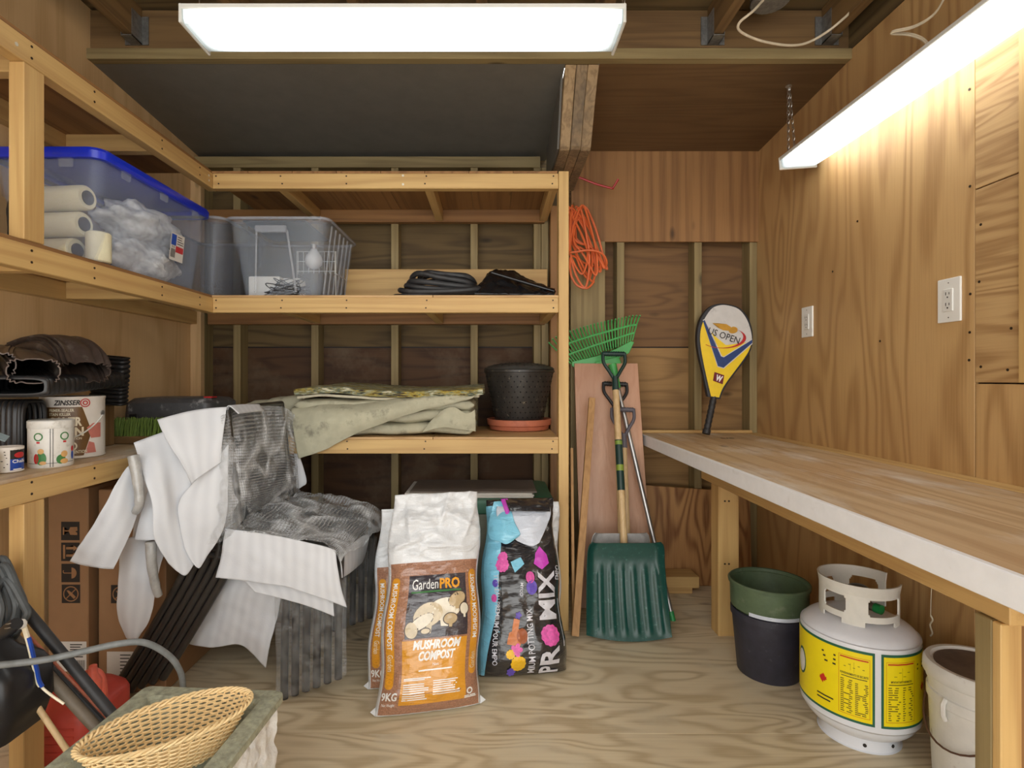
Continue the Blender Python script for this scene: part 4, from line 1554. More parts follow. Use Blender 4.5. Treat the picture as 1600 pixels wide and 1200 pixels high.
def wad(name, label, cat, c, rx, ry, rz, mat, seed, amp=.35, n=28, group=None):
    c = Vector(c)
    rg = []
    for i in range(1, n):
        th_ = PI * i / n
        ring = []
        for k in range(n * 2):
            ph = PI * k / n
            dv = Vector((math.sin(th_) * math.cos(ph), math.sin(th_) * math.sin(ph), math.cos(th_)))
            q = 1 + amp * (fbm(dv, 1.8, seed) + .6 * abs(fbm(dv, 4.5, seed + 3)) - .2)
            ring.append(c + Vector((dv.x * rx * q, dv.y * ry * q, dv.z * rz * q)))
        rg.append(ring)
    o = MB().rings(rg).build(name, mat, smooth='all')
    tag(o, label, cat, group)
    return o


wad('plastic_bag', 'white crumpled plastic bag low in the blue-lidded tote', 'plastic bag', (-1.288, 1.985, S2 + .080), .085, .19, .066, M['white_film'], 3.1, group='plastic bags in the blue-lidded tote')
wad('plastic_bag', 'cloudy crumpled plastic bag filling the top of the blue-lidded tote', 'plastic bag', (-1.285, 1.985, S2 + .205), .085, .20, .07, M['white_film'], 8.4, group='plastic bags in the blue-lidded tote')
wad('black_packing', 'black packing bundle at the near left of the blue-lidded tote', 'packing', (-1.455, 1.652, S2 + .135), .022, .012, .10, M['foam_dark'], 5.0, .2)

# smoky tote in the corner and the ribbed clear tote
tote('storage_tote', 'smoky grey tote wedged in the corner behind the blue-lidded one', (-1.322, 2.545, S2 + .001), .33, .46, .335, M['tote_grey_clear'], .04, .05)
c3 = Vector((-.930, 2.565, S2 + .001))
t3 = tote('storage_tote', 'clear ribbed-sided tote holding cables and white boxes on the middle shelf', c3, .425, .48, .335, M['tote_clear'], .045, .045)
for k in range(6):
    y = c3.y - .16 + k * .064
    m = MB()
    m.bar((c3.x + .175, y, c3.z + .012), (c3.x + .213, y, c3.z + .318), .005, .010, up=(0, 1, 0))
    m.build('rib', M['tote_rim'], t3)
m = MB()
fy = c3.y - .237
m.box(c3.x - .085, c3.x + .045, fy - .022, fy - .004, c3.z + .268, c3.z + .298)
m.build('front_handle', M['tote_rim'], t3, bevel=.004, seg=2)
m = MB()
m.bar((c3.x - .10, fy + .02, c3.z + .02), (c3.x - .085, fy - .004, c3.z + .28), .006, .008)
m.bar((c3.x + .075, fy + .02, c3.z + .02), (c3.x + .045, fy - .004, c3.z + .28), .006, .008)
m.build('handle_ridges', M['tote_rim'], t3)['kind'] = 'stuff'
tag(MB().box(-1.11, -.83, 2.40, 2.74, c3.z + .3365, c3.z + .346).build('black_tray', M['black_plastic'], bevel=.003), 'flat black plastic tray lying across the top of the ribbed tote', 'tray')
# things inside
tag(MB().box(-1.085, -.945, 2.40, 2.47, S2 + .006, S2 + .10).build('adapter_box', M['white_plastic'], bevel=.008, seg=2), 'white box at the lower left inside the ribbed tote', 'box')
tag(MB().box(-.965, -.87, 2.44, 2.52, S2 + .05, S2 + .145, Matrix.Translation((0, 0, 0))).build('adapter_box', M['white_plastic'], bevel=.012, seg=2), 'white rounded box behind the cables inside the ribbed tote', 'box')
bpy.data.objects['adapter_box.001'].location.z -= .045
lb_ = thing('light_bulb', 'round frosted light bulb inside the ribbed tote', 'light bulb', (-.815, 2.46, S2 + .16))
MB().lathe([(.004, -.040), (.02, -.035), (.035, -.018), (.040, .002), (.034, .022), (.020, .040), (.014, .052)], (-.815, 2.46, S2 + .18), 24).build('globe', M['glass_bulb'], lb_, smooth='all')
MB().lathe([(.013, .050), (.014, .054), (.013, .072), (.006, .076)], (-.815, 2.46, S2 + .18), 16).build('cap', M['alu'], lb_, smooth=True)
wbk = MB()
for k in range(8):
    x = -.90 + k * .024
    wbk.tube([(x, 2.50, S2 + .13), (x, 2.50, S2 + .23)], .0014, 5)
for z in (.14, .185, .23):
    wbk.tube([(-.905, 2.498, S2 + z), (-.725, 2.498, S2 + z)], .0016, 5)
for x in (-.905, -.727):
    wbk.tube([(x, 2.498, S2 + .13), (x, 2.66, S2 + .13)], .0014, 5).tube([(x, 2.498, S2 + .008), (x, 2.498, S2 + .23)], .0014, 5)
tag(wbk.build('wire_rack', M['white_metal']), 'small white wire rack inside the ribbed tote', 'rack')
rr_ = random.Random(11)
pts = []
for k in range(46):
    a = k * 1.9
    pts.append(Vector((-.90 + .12 * math.cos(a) * rr_.uniform(.4, 1), 2.385 + .035 * math.sin(a * 1.3) * rr_.uniform(.5, 1), S2 + .012 + .085 * abs(math.sin(k * 1.37)) * rr_.random())))
tag(MB().tube(spline(pts, 6), .0022, 5).build('cable_tangle', M['black_rubber'], smooth=True), 'tangle of thin black cables inside the ribbed tote', 'cable')

# black hose coil and black polythene
rr_ = random.Random(5)
pts = []
for k in range(6):
    z = S2 + .016 + k * .0165
    xl, xr = -.462 + .02 * rr_.random() + .035 * k * .6, -.07 + rr_.uniform(-.03, .03)
    y0, y1 = 2.375 + rr_.uniform(-.012, .012) + .012 * k, 2.60 + rr_.uniform(-.02, .02)
    for u in range(12):
        a = 2 * PI * u / 12
        xx = (xl + xr) / 2 + (xr - xl) / 2 * math.copysign(abs(math.cos(a)) ** .6, math.cos(a))
        yy = (y0 + y1) / 2 - (y1 - y0) / 2 * math.copysign(abs(math.sin(a)) ** .7, math.sin(a))
        pts.append(Vector((xx, yy, z + .0165 * u / 12 + .012 * math.sin(a * 2 + k) + (.018 if (k > 3 and math.cos(a) < 0) else 0))))
tag(MB().tube(spline(pts, 4), .0125, 9).build('black_hose', M['black_rubber'], smooth=True), 'coil of thick black rubber hose on the middle shelf', 'hose')
rows = [[at(752, 446, 2.52), at(768, 425, 2.52), at(800, 424, 2.54), at(835, 440, 2.55), at(866, 452, 2.56)],
        [at(745, 452, 2.45), at(764, 431, 2.44), at(795, 436, 2.44), at(828, 447, 2.45), at(868, 455, 2.46)],
        [at(744, 457, 2.39), at(770, 447, 2.38), at(800, 451, 2.37), at(832, 453, 2.37), at(868, 458, 2.37)],
        [at(746, 461, 2.36), at(770, 461, 2.345), at(800, 462, 2.34), at(832, 462, 2.34), at(866, 461.5, 2.34)]]
g = spline_grid(rows, 10, 8)
for i, row in enumerate(g):
    for j, p in enumerate(row):
        p += Vector((0, -.5, .8)) * (.012 * fbm(p, 34, 2.0) + .006 * fbm(p, 80, 5.0))
        p.z = max(p.z, S2 + .002)
pb = thing('black_polythene', 'crumpled black polythene bag lying right of the hose on the middle shelf', 'plastic bag', (.10, 2.45, S2))
MB().sheet(g, .003).build('sheet', M['black_bag'], pb, smooth='all')
MB().tube([at(768, 426, 2.40), at(866, 455, 2.38)], .007, 10).build('rolled_edge', M['black_bag'], pb, smooth=True)
MB().tube([at(742, 459, 2.35), at(866, 461, 2.345)], .006, 10).build('rolled_edge', M['black_bag'], pb, smooth=True)

# ================================================================== low shelf: canvas, mat, perforated pot
cv_ = thing('folded_canvas', 'grey-green canvas rug folded in thick layers on the low shelf', 'rug', (-.45, 2.5, S1))


def slab(name, mat, parent, x0, x1, y0, y1, z0, z1, seed, amp=.008, slope=(0, 0), ends=.03):
    """soft rounded slab running along x"""
    rg = []
    nx = 36
    for i in range(nx + 1):
        u = i / nx
        x = x0 + (x1 - x0) * u
        e = min(1, min(u, 1 - u) * (x1 - x0) / ends + .02)
        e = math.sqrt(max(0, 1 - (1 - min(1, e)) ** 2))
        ring = []
        for k in range(28):
            a = 2 * PI * k / 28
            ca, sa = math.cos(a), math.sin(a)
            y = (y0 + y1) / 2 + (y1 - y0) / 2 * math.copysign(abs(ca) ** .35, ca)
            z = (z0 + z1) / 2 + (z1 - z0) / 2 * e * math.copysign(abs(sa) ** .55, sa)
            p = Vector((x, y, z + slope[0] * (u - .5)))
            p += Vector((0, 1, 1)) * amp * fbm(p, 9, seed)
            ring.append(p)
        rg.append(ring)
    return MB().rings(rg).build(name, mat, parent, smooth='all')


slab('lower_fold', M['canvas'], cv_, -.80, -.085, 2.335, 2.74, S1 + .004, S1 + .060, 1.0, .010)
slab('middle_fold', M['canvas'], cv_, -.82, -.082, 2.325, 2.74, S1 + .055, S1 + .115, 4.0, .010)
slab('upper_fold', M['canvas'], cv_, -.86, -.085, 2.33, 2.73, S1 + .105, S1 + .160, 7.0, .008)
for k, (x0, x1, y0) in enumerate(((-1.19, -1.06, 2.50), (-1.15, -.99, 2.47), (-1.06, -.92, 2.45), (-.98, -.84, 2.42))):
    slab('rolled_fold', M['canvas'], cv_, x0, x1, y0, y0 + .25, S1 + .012, S1 + .135 + .012 * k, 10.0 + k, .006, ends=.05)
    MB().tube(spline([(x1 - .012, y0 - .004, S1 + .02), (x1 - .008, y0 - .006, S1 + .09), (x1 - .014, y0 + .03, S1 + .142 + .012 * k)], 5), .006, 8).build('fold_edge', M['canvas_back'], cv_, smooth=True)
rows = [[at(470, 628, 2.45), at(520, 622, 2.45), at(580, 618, 2.45), at(650, 614, 2.46), at(740, 612, 2.46)],
        [at(455, 640, 2.33), at(510, 637, 2.315), at(570, 631, 2.32), at(650, 622, 2.325), at(742, 615, 2.335)],
        [at(458, 668, 2.285), at(512, 656, 2.265), at(566, 644, 2.27), at(650, 630, 2.295), at(742, 618, 2.325)],
        [at(462, 695, 2.275), at(508, 681, 2.258), at(563, 660, 2.262), at(650, 638, 2.29), at(740, 621, 2.32)],
        [at(467, 717, 2.28), at(504, 704, 2.272), at(558, 677, 2.275), at(646, 645, 2.295), at(732, 624, 2.32)]]
g = spline_grid(rows, 14, 12)
for row in g:
    for p in row:
        p += Vector((0, -1, .4)) * (.012 * fbm(p, 9, 6.0) + .004 * fbm(p, 26, 1.0))
MB().sheet(g, .006).build('hanging_flap', M['canvas'], cv_, smooth='all')
# twisted fold on the right end
rows = [[at(690, 642, 2.318), at(708, 636, 2.315), at(728, 646, 2.315), at(742, 640, 2.33)],
        [at(672, 660, 2.312), at(695, 650, 2.30), at(716, 655, 2.30), at(743, 660, 2.325)],
        [at(660, 676, 2.308), at(690, 668, 2.298), at(714, 670, 2.302), at(743, 674, 2.325)]]
g = spline_grid(rows, 9, 9)
for row in g:
    for p in row:
        p += Vector((0, -1, .3)) * .008 * fbm(p, 22, 9.0)
MB().sheet(g, .006).build('twisted_fold', M['canvas'], cv_, smooth='all')
mt = thing('woven_mat', 'multicoloured woven mat folded flat on top of the grey-green canvas', 'mat', (-.42, 2.5, S1 + .165))


def matgrid(y_f, y_b, pxl, pxr, zf, dz, seed):
    g_ = []
    for i in range(22):
        v = i / 21
        row = []
        for j in range(46):
            u = j / 45
            y = y_f + (y_b - y_f) * v
            x0 = (pxl - CX) / F * 2.35
            x1 = (pxr - CX) / F * 2.35
            x = x0 + (x1 - x0) * u + .05 * v * (1 - u) + .01 * fbm((u * 3, v * 3, seed), 2.0)
            z = zf + dz * v + .010 * math.sin(u * 5.2 + 1.4) + .006 * fbm((u * 6, v * 4, seed), 1.0) - .012 * max(0, .12 - u) / .12
            row.append(Vector((x, y + .008 * fbm((u * 8, 0, seed), 1.0), z)))
        g_.append(row)
    return g_


MB().sheet(matgrid(2.335, 2.72, 466, 748, S1 + .168, .008, 1.0), .010, False).build('backing_layer', M['canvas_back'], mt, smooth=True)
MB().sheet(matgrid(2.315, 2.72, 464, 755, S1 + .190, .016, 4.0), .026, False).build('pile_layer', M['woven'], mt, smooth=True)

PP = Vector((.122, 2.655, S1))
sc_ = thing('pot_saucer', 'round terracotta-coloured plastic saucer under the black perforated pot', 'saucer', PP)
MB().lathe([(.13, .001), (.142, .004), (.146, .022), (.154, .026), (.157, .052), (.153, .054), (.142, .030), (.02, .026)], PP, 56).build('dish', M['terracotta'], sc_, smooth=True)
pp = thing('perforated_pot', 'black perforated plant pot with a domed lid on the terracotta saucer', 'plant pot', PP + Vector((0, 0, .028)))
pr = [(.112, .028), (.114, .032), (.166, .276), (.172, .278), (.172, .288), (.166, .290)]
MB().lathe(pr + [(.160, .284), (.108, .040)], PP, 60).build('pot_wall', M['pot_speckle'], pp, smooth=True)
MB().lathe([(.168, .290), (.172, .294), (.160, .303), (.12, .316), (.06, .324), (.008, .326)], PP, 48).build('domed_lid', plain('dusty_lid', srgb(66, 66, 64), .5, var=.2), pp, smooth=True)
hl = MB()
for j in range(9):
    z = .065 + j * .024
    r = .1145 + (.166 - .114) * (z - .032) / .244
    for k in range(34):
        a = 2 * PI * (k + .5 * (j % 2)) / 34
        if math.sin(a) > .25:
            continue
        dv = Vector((math.cos(a), math.sin(a), -.17)).normalized()
        hl.lathe([(.0036, 0), (.0036, .0010)], PP + Vector((r * math.cos(a), r * math.sin(a), z)), 7, M=Vector((0, 0, 1)).rotation_difference(dv).to_matrix())
hl.build('drain_holes', plain('hole_black', srgb(8, 8, 8), .9), pp)['kind'] = 'stuff'
hl = MB()
for rr2, zz, n_ in ((.15, .307, 26), (.125, .3145, 22), (.095, .3195, 16), (.06, .3242, 10)):
    for k in range(n_):
        a = 2 * PI * k / n_
        hl.lathe([(.0045, 0), (.0040, .0012)], PP + Vector((rr2 * math.cos(a), rr2 * math.sin(a), zz)), 6)
hl.build('lid_holes', plain('hole_black2', srgb(8, 8, 8), .9), pp)['kind'] = 'stuff'

# ================================================================== left counter
def sweep(mb, path, w_, h_, ribs=0, amp=.006, prof=None, n=24, hollow=True, up=(0, 0, 1), th=.003):
    """rounded-rectangle tube along a path; ribs: corrugations along the path; prof: grooves round the section"""
    P = [Vector(p) for p in path]
    rg, ri = [], []
    m_ = len(P)
    for i, p in enumerate(P):
        t_ = (P[min(i + 1, m_ - 1)] - P[max(i - 1, 0)]).normalized()
        x = t_.cross(Vector(up)).normalized()
        y = x.cross(t_)
        s_ = 1.0
        k_ = amp * (abs(math.sin(PI * ribs * i / (m_ - 1))) ** .7) if ribs else 0
        ring, rin = [], []
        for k in range(n):
            a = 2 * PI * k / n
            ca, sa = math.cos(a), math.sin(a)
            e = .45
            gx = (w_ / 2 - amp + k_)
            gy = (h_ / 2 - amp + k_)
            if prof:
                q = prof * math.cos(a * 16)
                gx += q
                gy += q
            vx = math.copysign(abs(ca) ** e, ca)
            vy = math.copysign(abs(sa) ** e, sa)
            ring.append(p + x * vx * gx + y * vy * gy)
            rin.append(p + x * vx * (gx - th) + y * vy * (gy - th))
        rg.append(ring)
        ri.append(rin)
    if hollow:
        mb.rings(rg + list(reversed(ri)), closed=True)
    else:
        mb.rings(rg)
    return mb


path = spline([(-1.262, 1.405, 1.046), (-1.30, 1.55, 1.049), (-1.345, 1.70, 1.056), (-1.392, 1.90, 1.064)], 44)
tag(sweep(MB(), path, .19, .058, 17, .007).build('flexible_downspout', M['black_plastic'], smooth=True), 'flat black corrugated downspout extension resting on the paint can, open end forward', 'downspout', 'downspout pieces on the left counter')
tag(MB().box(-1.50, -1.412, 1.945, 2.025, S1 + .001, .970).build('wood_block', M['old_z'], bevel=.003), 'brown wood block under the upright corrugated downspout, behind the paint can', 'wood block')
path = spline([(-1.405, 1.985, .974), (-1.40, 1.98, 1.03), (-1.39, 1.972, 1.09), (-1.385, 1.965, 1.148)], 24)
tag(sweep(MB(), path, .125, .055, 12, .006, up=(0, 1, 0)).build('flexible_downspout', M['black_plastic'], smooth=True), 'black corrugated downspout extension standing upright behind the paint can', 'downspout', 'downspout pieces on the left counter')
path = spline([(-1.50, 1.585, .915), (-1.42, 1.585, .915), (-1.335, 1.585, .915)], 40)
tag(sweep(MB(), path, .09, .185, 12, .006).build('flexible_downspout', M['black_plastic'], smooth=True), 'black corrugated downspout piece low on the counter left of the paint can', 'downspout', 'downspout pieces on the left counter')
path = spline([at(38, 556, 1.80), at(70, 545, 1.76), at(100, 544, 1.71), at(122, 560, 1.66), at(132, 582, 1.62)], 8)
o = sweep(MB(), path, .125, .072, 0, .0, .0045, 112, True)
tag(o.build('downspout_elbow', M['spout_brown'], smooth=True), 'brown ribbed metal downspout elbow arching on top of the black pile', 'downspout', 'downspout pieces on the left counter')
path = spline([at(53, 580, 1.43), at(44, 571, 1.52), at(30, 562, 1.64), at(18, 556, 1.76)], 8)
tag(sweep(MB(), path, .108, .064, 0, .0, .0022, 112, True).build('downspout_elbow', M['spout_brown'], smooth=True), 'brown metal downspout with its square open end facing the room', 'downspout', 'downspout pieces on the left counter')
path = spline([at(-12, 570, 1.40), at(-10, 563, 1.5), at(-4, 556, 1.62)], 8)
tag(sweep(MB(), path, .09, .064, 0, .0, .0022, 112, True).build('downspout_elbow', M['spout_brown'], smooth=True), 'brown metal downspout end cut by the left picture edge', 'downspout', 'downspout pieces on the left counter')


def can(name, label, cat, c, r, h, mat):
    c = Vector(c)
    t = thing(name, label, cat, c)
    MB().lathe([(r - .004, 0), (r, .003), (r, .006), (r - .0015, .008), (r - .0015, h - .010), (r, h - .006), (r, h - .001), (r - .003, h), (r - .010, h - .004), (.01, h - .004)], c, 56).build('can_wall', mat, t, smooth=True)
    return t


# big paint can
Z0 = Vector((-1.337, 1.728, S1))
zc_ = can('paint_can', 'white and brown gallon paint can with a wire handle on the left counter', 'paint can', Z0, .0845, .192, M['can_white'])
th0 = math.atan2(Z0.x, Z0.y)            # direction from the camera


def facing(c, r, turn=0.0):
    """surface of a can, u = 0 turned towards the camera plus an angle"""
    c = Vector(c)
    a0 = math.atan2(-c.x, c.y) + turn
    return lambda u, v: Vector((c.x + r * math.sin(u / r + a0), c.y - r * math.cos(u / r + a0), c.z + v))


zs = facing(Z0, .083, .0)
a_, b_, c_, d_ = MB(), MB(), MB(), MB()
poly_on(a_, zs, [(-.080, .010), (.026, .010), (.048, .082), (.022, .160), (-.080, .160)], .0008)
text_on(b_, zs, 'ZINSSER', -.016, .166, .021, off=.0018, bold=.03, shear=.25, fit=.066)
ring_on(c_, zs, .030, .172, .0105, .0135, .0014)
ring_on(c_, zs, .030, .172, .004, .0072, .0014)
text_on(d_, zs, 'PRIMER-SEALER', -.030, .146, .012, bold=.02, fit=.064)
text_on(d_, zs, 'STAIN KILLER', -.034, .134, .012, bold=.02, fit=.056)
text_on(d_, zs, 'COVER', -.022, .103, .036, bold=.04, fit=.085)
text_on(d_, zs, 'STAIN', -.016, .072, .036, bold=.04, fit=.085)
text_on(d_, zs, 'ATTENTION', .010, .018, .013, bold=.02, fit=.050)
text_on(d_, zs, 'PROTECTION', -.004, .060, .010, bold=.02, fit=.05)
ring_on(d_, zs, -.004, .040, .010, .014, .0014)
a_.build('brown_panel', M['can_brown'], zc_, recalc=False)
b_.build('lettering', M['ink'], zc_, recalc=False)
c_.build('target_mark', M['print_red'], zc_, recalc=False)
d_.build('white_lettering', M['cream'], zc_, recalc=False)
e_ = MB()
poly_on(e_, zs, [(.034, .095), (.052, .108), (.080, .108), (.080, .062), (.046, .062)], .0009)
poly_on(e_, zs, [(.030, .016), (.040, .052), (.056, .046), (.062, .016)], .0009)
e_.build('room_print', M['print_pink'], zc_, recalc=False)
hp = [Z0 + Vector((.0, 0, .135)) + Vector((.086 * math.cos(math.radians(a)), .086 * math.sin(math.radians(a)), -.07 * math.sin(math.radians(-a - 5) * 1.0) if False else -.075 * math.sin(PI * (k) / 16))) for k, a in enumerate([10 - 170 * q / 16 for q in range(17)])]
MB().tube(hp, .0022, 7).build('handle', M['white_metal'], zc_, smooth=True)
MB().lathe([(.008, 0), (.008, .003), (.003, .005)], Z0 + Vector((.083, .012, .138)), 12, M=Matrix.Rotation(PI / 2, 3, 'Y')).build('handle_ear', M['alu'], zc_, smooth=True)

# decorated tin
T0 = Vector((-1.258, 1.545, S1))
tn = thing('biscuit_tin', 'small round white tin printed with green wreaths and animals', 'tin', T0)
MB().lathe([(.0505, 0), (.052, .003), (.052, .112)], T0, 48).build('tin_wall', M['tin_white'], tn, smooth=True)
MB().lathe([(.0525, .108), (.0535, .110), (.0535, .128), (.050, .131), (.01, .130)], T0, 48).build('lid', M['tin_white'], tn, smooth=True)
ts_ = facing(T0, .052)
k1, k2, k3, k4, k5 = MB(), MB(), MB(), MB(), MB()
for u in (-.029, .031):
    ring_on(k1, ts_, u, .086, .0082, .0115, .001, 16)
    patch(k2, ts_, u - .004, u + .004, .068, .073, .001)
for u in (-.002, .004):
    patch(k3, ts_, u - .0007, u + .0007, .002, .108, .0008)
patch(k3, ts_, -.06, .06, .012, .0132, .0007)
ell_on(k1, ts_, -.022, .026, .012, .018, .001)
ell_on(k4, ts_, -.023, .046, .0075, .0075, .0012)
ell_on(k2, ts_, -.034, .026, .006, .014, .0011)
ell_on(k4, ts_, -.018, .014, .008, .005, .0013)
ell_on(k1, ts_, .022, .022, .011, .013, .001)
ell_on(k4, ts_, .030, .036, .0085, .009, .0012)
ell_on(k4, ts_, .030, .016, .010, .007, .0012)
ell_on(k2, ts_, .056, .048, .005, .008, .001)
ell_on(k5, ts_, .056, .030, .005, .012, .001)
k1.build('green_print', M['print_green'], tn, recalc=False)['kind'] = 'stuff'
k2.build('red_print', M['print_red'], tn, recalc=False)
k3.build('line_print', M['ink'], tn, recalc=False)
k4.build('tan_print', M['print_tan'], tn, recalc=False)
k5.build('blue_print', M['print_blue'], tn, recalc=False)
# little cans at the edge
K0 = Vector((-1.284, 1.437, S1))
kc = can('small_can', 'little square-shouldered can with a white and blue label beside the tin', 'can', K0, .033, .068, M['can_white'])
ks = facing(K0, .0316)
a_, b_, c_, d_ = MB(), MB(), MB(), MB()
patch(a_, ks, .004, .046, .004, .036, .0008)
patch(b_, ks, .004, .046, .036, .064, .0008)
ell_on(c_, ks, .026, .046, .014, .0075, .0012)
text_on(d_, ks, 'Challe', .025, .026, .012, off=.0016, bold=.02, fit=.034)
patch(d_, ks, .010, .030, .008, .0105, .0012)
lines_on(b_, ks, -.028, 0, .06, .012, 6, .002, .0010, .4, 9)
a_.build('blue_panel', M['print_blue'], kc, recalc=False)
b_.build('black_panel', M['ink'], kc, recalc=False)
c_.build('red_badge', M['print_red'], kc, recalc=False)
d_.build('lettering', M['print_white'], kc, recalc=False)
K1 = Vector((-1.276, 1.36, S1))
kc = can('small_can', 'patterned yellow-green can cut by the left picture edge', 'can', K1, .028, .062, plain('patterned_can', srgb(190, 182, 110), .4, var=.4, vs_=120, dirt=srgb(70, 110, 130), dirt_s=60))
g = spline_grid([[at(-4, 686, 1.34), at(8, 690, 1.36)], [at(-4, 675, 1.38), at(15, 682, 1.40)]], 6, 6)
tag(MB().sheet(g, .002).build('folded_paper', M['pale_blue'], smooth=True), 'pale blue folded paper lying over the small cans', 'paper')
# push broom head and tool case
bh = thing('push_broom', 'push broom head with green bristles turned up on the left counter', 'broom', (-1.34, 2.075, S1))
MB().box(-1.47, -1.12, 2.040, 2.105, S1 + .001, S1 + .030).build('block', M['old_x'], bh, bevel=.004)
br = MB()
rr_ = random.Random(2)
for k in range(420):
    x = -1.466 + .344 * rr_.random()
    y = 2.044 + .056 * rr_.random()
    b = Vector((x, y, S1 + .029))
    tp = b + Vector((rr_.uniform(.004, .022), rr_.uniform(-.012, .006), rr_.uniform(.060, .072)))
    br.tube([b, tp], [.0022, .0014], 4, caps=False)
o = br.build('bristles', M['bristle'], bh)
o['kind'] = 'stuff'
tc_ = thing('tool_case', 'dusty charcoal plastic tool case behind the broom on the left counter', 'tool case', (-1.30, 2.27, S1))
rg = []
for ins, z in ((.012, .001), (.004, .006), (0, .07), (0, .078), (.004, .080), (.004, .084), (0, .086), (.004, .150), (.022, .168), (.05, .172)):
    rg.append([Vector((-1.295 + x, 2.27 + y, S1 + z)) for x, y in rrect(.35 - 2 * ins, .25 - 2 * ins, .03)])
MB().rings(rg).build('shell', M['rust_case'], tc_, smooth=True)
MB().tube(spline([(-1.36, 2.147, S1 + .082), (-1.355, 2.125, S1 + .082), (-1.30, 2.118, S1 + .082), (-1.245, 2.125, S1 + .082), (-1.24, 2.147, S1 + .082)], 5), .009, 10).build('handle', M['black_plastic'], tc_, smooth=True)
for x in (-1.42, -1.18):
    MB().box(x - .018, x + .018, 2.138, 2.147, S1 + .058, S1 + .108).build('latch', M['black_plastic'], tc_, bevel=.003)
MB().box(-1.17, -1.135, 2.19, 2.23, S1 + .169, S1 + .175).build('red_tab', M['print_red'], tc_, bevel=.001)
# ================================================================== behind the bags
tb = thing('lidded_tote', 'grey tote with a dark green lid on the floor under the low shelf', 'storage bin', (-.05, 2.54, 0))
rg = []
for w_, d_, z in ((.53, .40, .002), (.54, .41, .01), (.575, .44, .47), (.60, .455, .472), (.60, .455, .50)):
    rg.append([Vector((-.05 + x, 2.545 + y, z)) for x, y in rrect(w_, d_, .04)])
MB().rings(rg).build('tub', M['tote_grey'], tb, smooth=True)
rg = []
for w_, d_, z in ((.61, .462, .490), (.622, .47, .494), (.624, .472, .530), (.61, .46, .548), (.56, .42, .552)):
    rg.append([Vector((-.05 + x, 2.545 + y, z)) for x, y in rrect(w_, d_, .05)])
MB().rings(rg).build('lid', M['tote_green'], tb, smooth=True)
rr_ = random.Random(4)
for k in range(4):
    z = .553 + k * .0068
    dx, dy = rr_.uniform(-.012, .012), rr_.uniform(-.006, .006)
    o = MB().box(-.375 + dx, .175 + dx, 2.345 + dy, 2.62 + dy, z, z + .0062).build('stacked_sheet', M['paper'] if k < 3 else M['sheet_top'], bevel=.0012)
    tag(o, ('bottom white sheet of the stack on the green-lidded tote', 'second white sheet up in the stack on the green-lidded tote', 'third white sheet up in the stack on the green-lidded tote', 'grey-brown top sheet of the stack on the green-lidded tote')[k], 'sheet', 'sheets stacked on the green-lidded tote')


# ================================================================== bags
CREASES = [(.02, .72, .45, .78, .022), (.30, .74, .95, .70, .018), (.10, .86, .60, .83, .024), (.55, .90, .98, .80, .020), (.15, .93, .22, .76, .020), (.62, .97, .55, .84, .016), (.80, .76, .97, .93, .016)]


